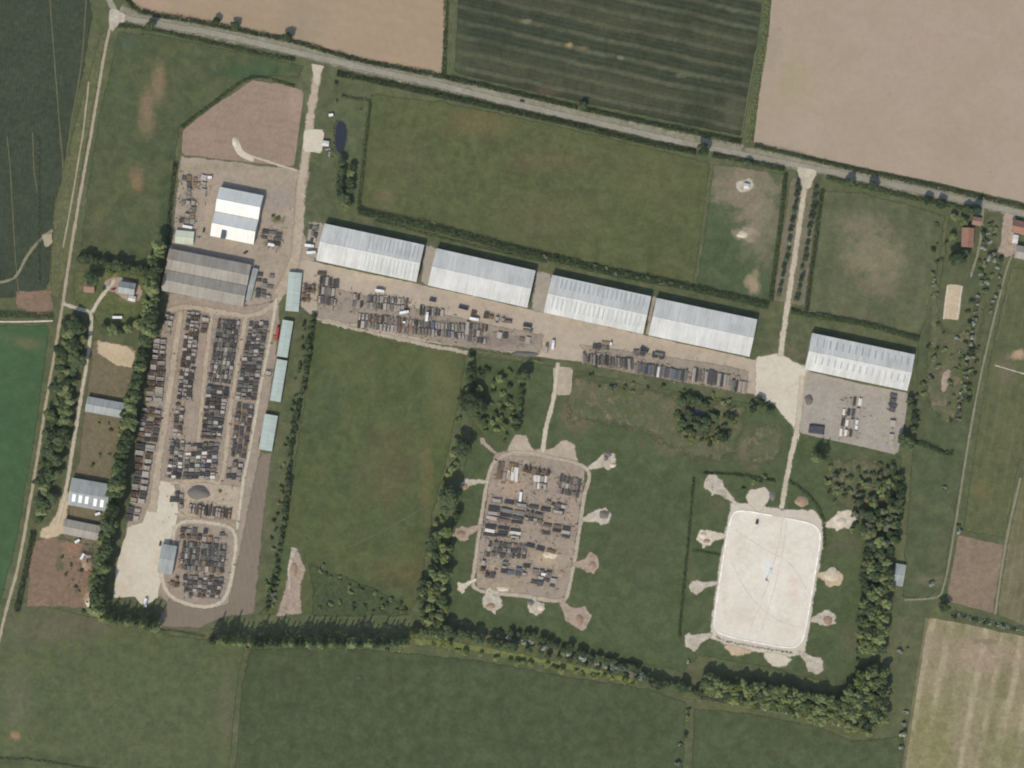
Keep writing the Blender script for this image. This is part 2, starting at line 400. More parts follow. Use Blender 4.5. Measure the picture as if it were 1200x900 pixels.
g_('sand_edge', RGB(212, 200, 178), RGB(188, 174, 152), fine=.25, big=14, mid=4)
g_('long_grass', RGB(90, 95, 68), RGB(104, 104, 78), fine=.35, big=12, mid=3.5, third=RGB(78, 88, 62))
g_('bright_grass', RGB(104, 114, 70), RGB(116, 122, 78), fine=.3, big=12, mid=3.5, third=RGB(98, 110, 70))
g_('garden_lawn', RGB(82, 92, 64), RGB(94, 100, 66), big=15, mid=5, third=RGB(126, 112, 86), patches=[(150, 345, 14, 12, RGB(150, 128, 110), .7), (105, 335, 8, 10, RGB(140, 112, 100), .7), (130, 325, 10, 6, RGB(136, 128, 84), .7), (150, 363, 16, 10, RGB(88, 100, 64), .6)])
g_('scrub_grass', RGB(66, 76, 56), RGB(76, 84, 62), fine=.35, big=14, mid=4, third=RGB(92, 94, 70))
g_('dry_verge', RGB(122, 114, 94), RGB(112, 108, 86), fine=.25, big=16, mid=4, third=RGB(94, 98, 74))
g_('mud', RGB(92, 88, 72), RGB(78, 80, 62), fine=.3, big=8, mid=3, third=RGB(70, 78, 56))
g_('tyre_mark', RGB(210, 199, 180), RGB(216, 206, 188), fine=.2, big=10, mid=4)
g_('scrub_mix', RGB(104, 101, 76), RGB(80, 90, 62), fine=.36, big=16, mid=5, third=RGB(132, 118, 94))
g_('dry_grass', RGB(120, 108, 84), RGB(106, 100, 76), big=12, mid=4, third=RGB(134, 114, 90))

def simple(name, *a, **kw):
    MATS[name] = plain_mat(name, *a, **kw)
for _n, _c, _d, _v in (('roof_white', RGB(208, 206, 197), RGB(168, 165, 156), .09), ('roof_grey_white', RGB(206, 204, 196), RGB(172, 170, 161), .08), ('roof_bright', RGB(232, 229, 218), RGB(208, 203, 190), .04),
                       ('roof_fibre', RGB(158, 151, 138), RGB(124, 116, 103), .10), ('roof_slate_grey', RGB(158, 162, 156), RGB(126, 128, 122), .10),
                       ('roof_teal', RGB(176, 186, 176), RGB(154, 162, 150), .06), ('roof_mint', RGB(196, 200, 176), RGB(176, 176, 148), .05)):
    MATS[_n] = roof_mat(_n, _c, _d, var=_v)
simple('roof_tile', RGB(150, 112, 92), .85, var=.18, scale=1.0, rand=.05, dirt=RGB(112, 84, 70), dirt_amt=.5)
simple('roof_tile_brown', RGB(150, 118, 100), .85, var=.18, scale=1.0, rand=.05, dirt=RGB(112, 92, 80), dirt_amt=.5)
simple('rooflight_faint', RGB(196, 195, 188), .4, var=.08, scale=.4, rand=.05)
simple('rooflight', RGB(168, 172, 170), .35, var=.1, scale=.4, rand=.12, spec=.5)
simple('rooflight_pale', RGB(240, 242, 240), .3, var=.05, scale=.4, rand=.05, spec=.5)
simple('wall_sheet', RGB(176, 176, 170), .6, var=.08, scale=.4)
simple('wall_brick', RGB(150, 112, 92), .9, var=.2, scale=2.0)
simple('wall_render', RGB(214, 206, 192), .85, var=.06, scale=.6)
simple('door_dark', RGB(84, 92, 98), .6, var=.1)
simple('door_blue', RGB(84, 104, 128), .6, var=.1)
simple('frame_white', RGB(226, 226, 222), .5, var=.03)
simple('glass', (0.03, 0.04, 0.05, 1), .08, var=.1, spec=.6)
simple('gutter', RGB(128, 130, 130), .5, var=.1)
simple('bark', RGB(84, 72, 58), .95, var=.3, scale=3)
simple('bark_pale', RGB(150, 144, 130), .95, var=.25, scale=3)
simple('steel_dark', RGB(80, 79, 77), .6, var=.3, scale=1.2, rand=.25, dirt=RGB(92, 74, 60), dirt_amt=.5)
simple('steel_grey', RGB(126, 122, 114), .55, var=.2, scale=1.0, rand=.3, dirt=RGB(104, 88, 72), dirt_amt=.4)
simple('rust', RGB(116, 98, 86), .9, var=.3, scale=1.5, rand=.25)
simple('concrete_pale', RGB(164, 156, 144), .9, var=.12, scale=.8, rand=.15)
simple('concrete_white', RGB(226, 220, 206), .85, var=.06, scale=.8, rand=.05)
simple('timber', RGB(140, 118, 90), .9, var=.25, scale=2, rand=.2)
simple('timber_dark', RGB(98, 86, 74), .95, var=.3, scale=2, rand=.2)
simple('teal_paint', RGB(106, 109, 102), .6, var=.15, rand=.2)
simple('blue_paint', RGB(92, 94, 104), .55, var=.12, rand=.2)
simple('white_paint', RGB(232, 230, 224), .4, var=.04, rand=.04, spec=.4)
simple('red_paint', RGB(176, 62, 56), .5, var=.1, rand=.05)
simple('car_silver', RGB(168, 168, 166), .35, metal=0, var=.04, spec=.5)
simple('car_dark', RGB(54, 58, 66), .3, var=.06, spec=.5)
simple('car_red', RGB(142, 52, 46), .35, var=.05, spec=.5)
simple('rubber', RGB(36, 36, 36), .9, var=.1)
simple('tarpaulin', RGB(70, 70, 76), .5, var=.15, scale=.8)
simple('spoil', RGB(160, 136, 112), .95, var=.25, scale=.7, rand=.08, dirt=RGB(122, 104, 82), dirt_amt=.6)
simple('pale_spoil', RGB(206, 192, 168), .95, var=.15, scale=.7, rand=.05, dirt=RGB(172, 152, 126), dirt_amt=.5)
simple('dark_spoil', RGB(108, 104, 98), .95, var=.3, scale=.9, rand=.08, dirt=RGB(128, 114, 96), dirt_amt=.6)
simple('kerb', RGB(240, 236, 226), .85, var=.04, scale=.5)
MATS['leaf_dark'] = leaf_mat('leaf_dark', RGB(66, 82, 58), RGB(96, 110, 76))
MATS['leaf_mid'] = leaf_mat('leaf_mid', RGB(108, 120, 78), RGB(138, 146, 98))
MATS['leaf_olive'] = leaf_mat('leaf_olive', RGB(108, 118, 68), RGB(136, 142, 86))
MATS['leaf_blossom'] = leaf_mat('leaf_blossom', RGB(92, 102, 78), RGB(120, 126, 100), RGB(178, 182, 164))
MATS['leaf_grey'] = leaf_mat('leaf_grey', RGB(96, 104, 84), RGB(134, 136, 112))
MATS['leaf_conifer'] = leaf_mat('leaf_conifer', RGB(48, 62, 54), RGB(68, 82, 66))
k = NT('pond_water', .06, .5)
k.bsdf.inputs['Base Color'].default_value = (0.028, 0.033, 0.04, 1)
k.bump(k.noise(k.pos(), .8, 3), .05, .05)
MATS['water'] = k.m

# ------------------------------------------------------------------ flat ground pieces
LAYER = 0.04
SUB = []
def layer_z(layer, pts):                  # sheets of one layer that overlap still lie a few millimetres apart
    b = (min(p.x for p in pts) - 4, max(p.x for p in pts) + 4, min(p.y for p in pts) - 4, max(p.y for p in pts) + 4)
    used = {s for (l, c, s) in SUB if l == layer and not (c[0] > b[1] or c[1] < b[0] or c[2] > b[3] or c[3] < b[2])}
    s = 0
    while s in used: s += 1
    SUB.append((layer, b, s))
    return layer * LAYER + s * .0045
def chaikin(pts, n=2, closed=True):
    for _ in range(n):
        out = []
        m = len(pts)
        rng = range(m) if closed else range(m - 1)
        if not closed: out.append(pts[0])
        for i in rng:
            a, b = pts[i], pts[(i + 1) % m]
            out.append(a * .75 + b * .25); out.append(a * .25 + b * .75)
        if not closed: out.append(pts[-1])
        pts = out
    return pts

def resample(pts, step, closed=True):
    out = []
    m = len(pts)
    for i in range(m if closed else m - 1):
        a, b = pts[i], pts[(i + 1) % m]
        n = max(1, int((b - a).length / step))
        for j in range(n):
            out.append(a.lerp(b, j / n))
    if not closed: out.append(pts[-1])
    return out

def wobble(p, amp, f=0.07):
    q = Vector((p.x * f, p.y * f, 3.3))
    return Vector((mnoise.noise(q) + .5 * mnoise.noise(q * 3.1), mnoise.noise(q + Vector((50, 9, 0))) + .5 * mnoise.noise(q * 3.1 + Vector((9, 50, 0))), 0)) * amp

def sheet(name, pts, mat, layer, label, rnd=0, amp=1.0, fade=3.6, z=None, raw=False):
    pts = [P(*p) for p in pts]
    if rnd: pts = chaikin(pts, rnd)
    if not raw:
        pts = resample(pts, 5.0)
        pts = [p + wobble(p, amp) for p in pts]
    zz = layer_z(layer, pts) if z is None else z
    B = np.array([(p.x, p.y) for p in pts])
    if 0.5 * np.sum(B[:, 0] * np.roll(B[:, 1], -1) - np.roll(B[:, 0], -1) * B[:, 1]) < 0: B = B[::-1].copy()
    n = len(B)
    P2, val = [Vector(b) for b in B], [0.0] * n
    if fade > 0 and not raw:
        C = np.roll(B, -1, axis=0); E = C - B; L2 = np.maximum((E ** 2).sum(1), 1e-9)
        tg = np.roll(B, -1, axis=0) - np.roll(B, 1, axis=0)
        tg /= np.maximum(np.linalg.norm(tg, axis=1, keepdims=True), 1e-9)
        nr = np.stack([-tg[:, 1], tg[:, 0]], 1)
        for i in range(n):
            for fd in (fade, fade * .6, fade * .33):
                q = B[i] + nr[i] * fd
                t = np.clip(((q - B) * E).sum(1) / L2, 0, 1)
                if np.sqrt((((B + E * t[:, None]) - q) ** 2).sum(1)).min() > fd * .8:
                    P2.append(Vector(q)); val.append(1.0)
                    break
    else:
        val = [1.0] * n
    r = delaunay_2d_cdt(P2, [(i, (i + 1) % n) for i in range(n)], [], 1, 1e-4)
    me = bpy.data.meshes.new(name)
    me.from_pydata([(v.x, v.y, zz) for v in r[0]], [], [tuple(t) for t in r[2]])
    at = me.attributes.new('edge', 'FLOAT', 'POINT')
    at.data.foreach_set('value', [val[o[0]] if o and o[0] < len(val) else 0.0 for o in r[3]])
    me.update()
    if len(me.polygons) and me.polygons[0].normal.z < 0: me.flip_normals()
    me.materials.append(mat)
    o = link(bpy.data.objects.new(name, me))
    return tag(o, label, kind='structure')

def smooth_path(pts, step=4.0):
    pts = [P(*p) for p in pts]
    n = len(pts)
    if n > 2:
        out = []
        for i in range(n - 1):
            p0, p1, p2, p3 = pts[max(i - 1, 0)], pts[i], pts[i + 1], pts[min(i + 2, n - 1)]
            m = max(2, int((p2 - p1).length / step))
            for j in range(m):
                t = j / m
                out.append(0.5 * (2 * p1 + (p2 - p0) * t + (2 * p0 - 5 * p1 + 4 * p2 - p3) * t * t + (3 * p1 - p0 - 3 * p2 + p3) * t ** 3))
        out.append(pts[-1])
        return out
    return resample(pts, step, closed=False)

def path(name, pts, width, mat, layer, label, amp=.5, fade=.36, width2=None, kind='structure'):
    c = smooth_path(pts)
    w0 = width * S / 2
    w1 = (width2 if width2 else width) * S / 2
    v, f, e = [], [], []
    z = layer_z(layer, c)
    n = len(c)
    for i, p in enumerate(c):
        d = (c[min(i + 1, n - 1)] - c[max(i - 1, 0)]).normalized()
        nr = Vector((-d.y, d.x, 0))
        w = w0 + (w1 - w0) * i / (n - 1)
        wl = w + wobble(p, amp).x
        wr = w + wobble(p + Vector((300, 0, 0)), amp).x
        for off, ed in ((-wl, 0), (-wl * (1 - 2 * fade), 1), (0, 1), (wr * (1 - 2 * fade), 1), (wr, 0)):
            q = p + nr * off
            v.append((q.x, q.y, z)); e.append(float(ed))
        if i:
            b = 5 * (i - 1)
            for j in range(4):
                f.append((b + j + 1, b + j, b + 5 + j, b + 6 + j))
    me = bpy.data.meshes.new(name)
    me.from_pydata(v, [], f)
    at = me.attributes.new('edge', 'FLOAT', 'POINT')
    at.data.foreach_set('value', e)
    me.materials.append(mat)
    me.update()
    if me.polygons[0].normal.z < 0: me.flip_normals()
    o = link(bpy.data.objects.new(name, me))
    return tag(o, label, kind=kind)

# the ground itself, one sheet out to the horizon
gd = mesh_obj('ground', [(-9000, -9000, 0), (9000, -9000, 0), (9000, 9000, 0), (-9000, 9000, 0)], [(0, 1, 2, 3)], G['rough_grass'])
tag(gd, 'flat rough grassland that carries the whole estate', kind='structure')

F = sheet
# --- fields
F('crop_field', [(-80, -60), (96, -60), (106, -5), (110, 20), (104, 60), (84, 150), (66, 250), (60, 330), (48, 350), (-80, 350)], G['west_crop'], 1, 'dark blue-green crop field in the top left corner', amp=1.5)
F('ploughed_field', [(140, -60), (526, -60), (524, 0), (519, 88), (460, 78), (410, 66), (350, 50), (300, 38), (230, 26), (165, 13), (146, -4)], G['bare_soil_west'], 2, 'pale brown bare field north of the road on the left', amp=.5, fade=1.2)
F('crop_field', [(536, -60), (898, -60), (894, 0), (884, 80), (871, 161), (800, 146), (700, 125), (600, 103), (532, 86), (536, 0)], G['dark_crop'], 2, 'dark striped crop field between the two bare brown fields', amp=.6, fade=1.6)
F('ploughed_field', [(908, -60), (1260, -60), (1260, 250), (1200, 238), (1100, 215), (1000, 195), (882, 169), (890, 100), (901, 30)], G['bare_soil_east'], 2, 'large pale brown bare field in the top right corner', amp=.5, fade=1.2)
F('meadow', [(138, 36), (180, 38), (260, 55), (345, 72), (358, 78), (352, 92), (296, 92), (250, 122), (213, 150), (206, 190), (196, 285), (180, 305), (92, 299), (100, 230), (115, 130)], G['west_meadow'], 1, 'green meadow with bare brown streaks beside the west track', amp=1)
F('meadow', [(434, 108), (520, 118), (600, 134), (700, 157), (800, 180), (834, 190), (826, 260), (814, 338), (716, 316), (600, 289), (500, 260), (421, 243), (427, 180)], G['long_meadow'], 1, 'long olive meadow north of the warehouses', amp=.8)
F('paddock', [(834, 190), (880, 196), (921, 202), (914, 270), (903, 355), (860, 350), (814, 338), (826, 260)], G['paddock'], 1, 'green paddock with a bare trodden patch west of the avenue', amp=.6)
F('pasture', [(962, 222), (1010, 224), (1080, 242), (1110, 252), (1098, 330), (1080, 396), (1010, 379), (944, 365), (952, 300)], G['pasture_east'], 1, 'pasture with a dry brown centre east of the avenue', amp=.8)
F('meadow', [(368, 376), (430, 386), (500, 402), (549, 414), (543, 450), (530, 520), (512, 590), (502, 640), (496, 690), (480, 722), (300, 722), (318, 700), (335, 600), (352, 490)], G['central_meadow'], 1, 'wide green meadow in the middle of the estate', amp=1)
F('meadow', [(556, 416), (640, 425), (760, 450), (880, 470), (935, 480), (1050, 530), (1060, 535), (1040, 640), (1035, 770), (985, 805), (900, 785), (820, 770), (800, 790), (700, 770), (600, 745), (530, 725), (512, 720), (530, 600), (552, 500)], G['depot_grass'], 1, 'mown grass around the two round-cornered storage pads', amp=1)
F('meadow', [(1074, 398), (1100, 330), (1110, 255), (1150, 262), (1178, 300), (1166, 365), (1150, 437), (1135, 517), (1120, 610), (1106, 690), (1080, 705), (1055, 700), (1062, 600), (1070, 500)], G['east_meadow'], 1, 'strip meadow between the warehouses and the east track', amp=1)
F('crop_field', [(1184, 312), (1260, 316), (1260, 545), (1196, 540), (1185, 600), (1178, 632), (1126, 624), (1140, 530), (1154, 440), (1170, 365)], G['east_field'], 1, 'mottled green field east of the grassy track', amp=.8)
F('tilled_plot', [(1122, 626), (1177, 638), (1164, 720), (1108, 704)], G['tilled_plot'], 2, 'small brown tilled plot beside the east track', amp=.6, fade=1.4)
F('grass_strip', [(1200, 540), (1260, 540), (1260, 760), (1200, 736), (1166, 722), (1180, 630)], G['olive_strip'], 1, 'olive grass strip at the right edge beside the tilled plot', amp=.6)
F('stubble_field', [(1086, 722), (1130, 730), (1200, 745), (1260, 760), (1260, 960), (1052, 960), (1060, 890), (1072, 800)], G['stubble'], 2, 'striped tan stubble field in the bottom right corner', amp=.8, fade=1.6)
F('grass_field', [(-80, 700), (20, 700), (110, 722), (200, 742), (288, 756), (280, 800), (264, 960), (-80, 960)], G['south_field'], 1, 'mottled grey-green field in the bottom left corner', amp=1)
F('wheat_field', [(291, 758), (400, 757), (490, 765), (560, 772), (660, 790), (760, 806), (806, 822), (800, 960), (268, 960), (282, 800)], G['south_wheat'], 1, 'dark green field along the bottom of the picture', amp=1)
F('wheat_field', [(812, 828), (880, 834), (960, 850), (1000, 866), (1050, 862), (1062, 850), (1054, 960), (806, 960)], G['south_wheat_east'], 1, 'green field below the corner wood', amp=1)
F('wheat_field', [(-80, 380), (60, 379), (56, 420), (38, 540), (20, 640), (-4, 730), (-80, 760)], G['green_wheat'], 1, 'bright green field along the left edge below the ditch', amp=.6)
F('long_grass', [(62, 240), (82, 160), (105, 80), (116, 40), (128, 34), (112, 120), (96, 210), (84, 300), (70, 352), (58, 350), (58, 300)], G['long_grass'], 2, 'rough grass strip along the left of the west track')
F('bare_earth', [(15, 340), (62, 338), (66, 368), (46, 372), (16, 362)], G['red_earth'], 3, 'reddish bare patch at the end of the west crop field', amp=1.5)
F('bare_earth', [(36, 632), (60, 628), (96, 634), (112, 650), (112, 716), (84, 714), (28, 712)], G['red_earth'], 2, 'reddish trampled yard below the farm sheds', amp=1.5)
F('garden', [(84, 318), (120, 312), (172, 322), (176, 372), (168, 384), (118, 392), (108, 372), (84, 352)], G['garden_lawn'], 2, 'farmhouse garden between the west track and the tree belt')
F('farm_yard', [(108, 396), (160, 404), (156, 460), (146, 540), (130, 640), (98, 640), (72, 630), (90, 540), (100, 460)], G['dry_grass'], 2, 'dry farmyard between the lane and the west tree belt')
F('sand_patch', [(112, 396), (132, 400), (162, 408), (158, 434), (136, 430), (112, 414)], G['sand'], 3, 'pale sandy patch behind the farmhouse', amp=1.2)
# --- verges and roads
path('verge', [(140, 12), (170, 24), (250, 38), (350, 58), (410, 75), (520, 98), (600, 117), (700, 140), (800, 163), (900, 184), (1000, 205), (1100, 226), (1260, 262)], 23, G['verge_grass'], 3, 'grassy verge either side of the main road')
path('road', [(120, -30), (129, 2), (142, 18), (172, 26), (250, 39), (350, 62), (410, 76), (520, 101), (600, 121), (700, 144), (800, 167), (900, 187), (1000, 207), (1100, 228), (1260, 264)], 10, G['asphalt'], 4, 'worn grey main road crossing the top of the picture', amp=.5, fade=.3)
path('track', [(131, 24), (122, 66), (108, 150), (95, 222), (82, 300), (74, 352), (68, 390), (56, 460), (40, 560), (22, 660), (6, 720), (-10, 790)], 5.5, G['track'], 4, 'pale earth track running down the left side')
F('hardstanding', [(128, 8), (142, 14), (156, 24), (138, 30), (130, 42), (127, 28)], G['blob_gravel'], 5, 'gravel mouth of the west track at the main road', rnd=1, fade=1.2)
path('track', [(74, 356), (92, 362), (106, 368), (106, 390), (102, 425), (96, 460), (86, 520), (78, 570), (68, 612)], 6.5, G['pale_track'], 5, 'pale farm lane curving past the farmhouse', amp=.4)
path('track', [(108, 366), (117, 350), (127, 338), (134, 328)], 7, G['pale_track'], 5, 'short pale drive up to the farmhouse', amp=.4)
F('hardstanding', [(60, 612), (44, 620), (44, 632), (62, 634), (80, 624), (82, 570), (72, 576)], G['sand'], 4, 'sandy turning place at the end of the farm lane', rnd=1)
path('tramline', [(57, -20), (63, 60), (70, 150), (74, 200), (72, 260), (68, 330)], 2.6, G['tramline'], 3, 'left wheel track through the dark crop field')
path('tramline', [(102, -20), (96, 70), (84, 140), (76, 200), (64, 250)], 2.6, G['tramline'], 3, 'right wheel track through the dark crop field')
path('tramline', [(8, 160), (12, 200), (18, 300), (22, 345)], 2.2, G['tramline'], 3, 'faint wheel track near the left edge')
path('tramline', [(38, 155), (40, 200), (44, 226)], 2.2, G['tramline'], 3, 'short faint wheel track beside the field ditch')
path('track', [(-10, 332), (16, 326), (32, 300), (48, 280), (62, 270)], 5, G['grassy_track'], 4, 'worn path curving in from the left edge')
F('hardstanding', [(48, 272), (60, 270), (62, 284), (52, 292)], G['track'], 5, 'worn crossing where the left path meets the ditch', fade=1)
path('drain', [(-10, 377), (30, 377), (62, 376)], 2.6, G['sand_edge'], 5, 'pale drain edge along the green field', amp=.2)
path('tramline', [(104, 96), (98, 150), (90, 200), (84, 236), (74, 290)], 3, G['track'], 3, 'pale worn line beside the west track', amp=.6)
path('tramline', [(374, 654), (420, 636), (460, 616), (506, 589)], 2.2, G['tramline'], 3, 'faint footpath crossing the central meadow')
path('tramline', [(533, -10), (531, 40), (529, 86)], 3, G['tramline'], 3, 'pale headland strip on the left of the striped field')
path('tramline', [(886, 60), (879, 100), (869, 160)], 3, G['tramline'], 3, 'pale headland strip on the right of the striped field')
path('tramline', [(833, 192), (824, 260), (814, 336)], 1.6, G['tramline'], 3, 'pale fence line between the long meadow and the paddock')
# --- west depot
F('bare_earth', [(296, 93), (330, 98), (358, 106), (350, 160), (346, 196), (280, 190), (212, 182), (214, 152), (252, 122)], G['graded_earth'], 3, 'pinkish graded earth at the north end of the depot', amp=.6, fade=1.4)
F('yard', [(210, 180), (280, 188), (346, 196), (366, 200), (352, 262), (372, 300), (360, 330), (330, 352), (296, 362), (200, 345), (198, 290), (204, 240)], G['yard_gravel'], 2, 'gravel yard around the white two-span workshop', amp=.8)
F('yard', [(198, 340), (292, 356), (330, 350), (326, 420), (312, 500), (298, 600), (284, 720), (206, 716), (186, 700), (132, 700), (150, 600), (168, 480), (184, 400), (192, 366)], G['stock_yard'], 2, 'long brown stock yard running south from the big shed', amp=.8)
F('bare_earth', [(303, 530), (321, 528), (312, 600), (300, 722), (268, 724), (232, 738), (180, 736), (196, 700), (240, 712), (266, 706), (280, 640), (292, 580)], G['brown_strip'], 3, 'smooth brown strip along the east of the stock yard', amp=.6)
path('track', [(371, 76), (371, 92), (368, 110), (362, 150), (357, 190), (352, 230), (348, 290), (340, 320), (326, 346)], 14, G['lane'], 4, 'wide pale depot entrance road from the main road', amp=.8, width2=20)
F('hardstanding', [(362, 72), (384, 78), (376, 84), (375, 100), (367, 100), (366, 82)], G['pale_track'], 5, 'pale flared mouth of the depot entrance', rnd=1, fade=1)
F('hardstanding', [(356, 150), (381, 151), (378, 181), (354, 178)], G['pale_concrete'], 5, 'square pale hardstanding beside the depot entrance road', fade=1)
path('track', [(276, 174), (292, 182), (310, 188), (348, 200)], 4, G['pale_track'], 5, 'thin pale strip across the graded earth')
F('hardstanding', [(272, 160), (280, 162), (286, 178), (300, 186), (296, 190), (280, 184), (272, 172)], G['pale_concrete'], 6, 'pale comma-shaped gravel tip on the graded earth', rnd=1, fade=1)
path('track', [(196, 366), (220, 360), (290, 370), (322, 356), (330, 340)], 10, G['lane'], 4, 'pale cross lane below the big shed', amp=.6)
path('track', [(212, 366), (204, 420), (194, 490), (186, 540), (178, 600)], 10, G['lane'], 4, 'pale lane down the west side of the stock yard', amp=.5, width2=14)
path('track', [(248, 366), (242, 420), (236, 480), (228, 556)], 8, G['lane'], 4, 'reddish lane between the second and third stock rows', amp=.5)
path('track', [(288, 372), (280, 420), (270, 480), (260, 560), (240, 562), (200, 566)], 8, G['lane'], 4, 'pale lane between the third and fourth stock rows', amp=.5)
path('track', [(324, 350), (316, 400), (304, 460), (294, 520), (286, 560), (278, 620)], 6, G['pale_track'], 5, 'pale lane along the teal sheds', amp=.4)
F('hardstanding', [(182, 560), (204, 566), (210, 600), (205, 620), (196, 650), (186, 700), (168, 712), (158, 700), (132, 702), (136, 660), (150, 616), (166, 612), (174, 590)], G['pale_concrete'], 4, 'cream concrete apron in the south-west of the stock yard', amp=1, fade=1.4)
path('track', [(204, 640), (204, 622), (214, 612), (240, 612), (268, 618), (276, 630), (274, 660), (268, 690), (258, 706), (240, 711), (214, 706), (196, 694), (190, 676), (190, 660)], 7, G['pale_track'], 5, 'pale loop road around the southern stock pile', amp=.4)
F('hardstanding', [(208, 560), (264, 566), (284, 570), (280, 612), (222, 608), (206, 600)], G['lane'], 3, 'tan turning area north of the loop road')
# --- warehouse aprons
F('yard', [(350, 300), (376, 308), (490, 332), (622, 362), (640, 366), (756, 392), (882, 420), (950, 428), (946, 470), (880, 462), (780, 445), (680, 425), (640, 420), (560, 410), (460, 396), (372, 376), (340, 350)], G['warehouse_apron'], 2, 'long tan apron in front of the row of warehouses', amp=.6, fade=1.4)
F('yard', [(370, 330), (420, 342), (500, 362), (640, 392), (634, 416), (560, 412), (500, 400), (430, 384), (370, 374)], G['stock_apron'], 3, 'stained storage strip south of the two western warehouses', amp=.8)
F('yard', [(676, 402), (760, 412), (880, 432), (876, 464), (780, 446), (700, 432)], G['stock_apron'], 3, 'stained storage strip south of the two middle warehouses', amp=.8)
F('yard', [(497, 284), (514, 288), (508, 338), (490, 334)], G['concrete_slab'], 3, 'narrow concrete gap between the first and second warehouses')
F('yard', [(626, 314), (648, 319), (642, 370), (621, 364)], G['concrete_slab'], 3, 'narrow concrete gap between the second and third warehouses')
F('yard', [(760, 344), (771, 346), (764, 396), (754, 392)], G['concrete_slab'], 3, 'narrow concrete gap between the third and fourth warehouses')
F('yard', [(360, 256), (382, 260), (376, 308), (356, 300)], G['concrete_slab'], 3, 'concrete strip left of the first warehouse')
F('bare_earth', [(374, 372), (420, 382), (500, 400), (552, 410), (550, 418), (500, 408), (430, 393), (376, 380)], G['ring_road'], 4, 'pale earth bank edging the storage strip', amp=.8)
F('hardstanding', [(648, 428), (672, 430), (670, 463), (650, 464)], G['lane'], 4, 'square pale hardstanding south of the apron', fade=1)
path('track', [(654, 425), (648, 470), (640, 500), (636, 530)], 8, G['pale_track'], 5, 'pale road from the apron down to the stock pad', amp=.3)
F('hardstanding', [(884, 416), (912, 412), (948, 430), (942, 480), (936, 520), (926, 500), (905, 474), (882, 464)], G['pale_concrete'], 4, 'pale junction apron between the fourth and fifth warehouses', amp=1)
F('yard', [(946, 434), (1004, 448), (1066, 460), (1060, 500), (1052, 534), (1000, 522), (936, 508), (940, 470)], G['concrete_slab'], 3, 'grey concrete yard below the easternmost warehouse', amp=.4, fade=1)
path('track', [(945, 202), (940, 240), (930, 310), (921, 370), (914, 418)], 9.5, G['pale_track'], 5, 'straight pale avenue road from the main road', amp=.2, width2=10)
F('hardstanding', [(930, 194), (962, 200), (954, 210), (950, 222), (940, 222), (936, 206)], G['pale_track'], 6, 'flared pale mouth of the avenue road', rnd=1, fade=1)
path('track', [(940, 440), (936, 490), (928, 530), (920, 570), (916, 596)], 9, G['pale_track'], 5, 'pale road from the warehouses to the white pad', amp=.3)
path('track', [(936, 362), (970, 370), (1000, 376)], 3, G['grassy_track'], 3, 'worn path behind the easternmost warehouse')
# --- stock pad with its side bays
F('yard', [(578, 530), (610, 522), (640, 526), (690, 548), (684, 580), (676, 640), (668, 690), (660, 706), (600, 700), (556, 690), (556, 660), (566, 600), (572, 550)], G['dump_ground'], 3, 'brown stock pad crowded with materials', amp=.8)
path('track', [(580, 538), (606, 530), (640, 535), (688, 550), (684, 584), (676, 640), (666, 692), (656, 704), (610, 698), (558, 690), (557, 660), (565, 600), (573, 555), (582, 538)], 7, G['ring_road'], 5, 'pale ring road around the crowded stock pad', amp=.4)
F('hardstanding', [(590, 528), (603, 508), (618, 508), (626, 524), (644, 524), (660, 512), (676, 520), (680, 544), (640, 536), (600, 536)], G['ring_road'], 4, 'pale fan of gravel at the top of the stock pad', amp=1.2)
BL = [  # centre, radius, root of the spur, material, label
    (712, 540, 13, (690, 549), 'blob_gravel', 'pale round bay at the upper right of the stock pad'),
    (706, 604, 11, (682, 610), 'blob_gravel', 'pale round bay on the right of the stock pad'),
    (692, 661, 13, (674, 662), 'pink_gravel', 'pink round bay at the lower right of the stock pad'),
    (678, 724, 14, (656, 704), 'pink_gravel', 'pink round bay below the lower right corner of the stock pad'),
    (628, 712, 15, (626, 700), 'blob_gravel', 'rough bay below the middle of the stock pad'),
    (577, 704, 13, (572, 690), 'blob_gravel', 'tapering gravel bay below the lower left of the stock pad'),
    (541, 689, 8, (556, 680), 'sand_edge', 'pale wedge bay left of the lower stock pad'),
    (541, 625, 10, (564, 616), 'pink_gravel', 'reddish bay left of the stock pad'),
    (546, 566, 9, (572, 563), 'blob_gravel', 'pale bay at the upper left of the stock pad'),
    (566, 516, 7, (582, 534), 'pink_gravel', 'small pinkish bay above the stock pad corner'),
    (836, 568, 13, (862, 590), 'blob_gravel', 'pale round bay at the upper left of the white pad'),
    (888, 582, 15, (890, 598), 'pad_surround', 'pale gravel bay above the white pad'),
    (827, 630, 12, (850, 628), 'sand_edge', 'white round bay on the left of the white pad'),
    (815, 688, 12, (842, 682), 'blob_gravel', 'brownish bay at the middle left of the white pad'),
    (810, 752, 13, (834, 742), 'blob_gravel', 'pale heart-shaped bay at the lower left of the white pad'),
    (988, 610, 15, (968, 616), 'sand_edge', 'pale bay at the upper right of the white pad'),
    (976, 678, 18, (958, 674), 'sand', 'sandy bay on the right of the white pad'),
    (970, 725, 13, (950, 726), 'blob_gravel', 'pinkish round bay at the lower right of the white pad'),
    (956, 780, 12, (936, 764), 'blob_gravel', 'pale bay below the lower right corner of the white pad')]
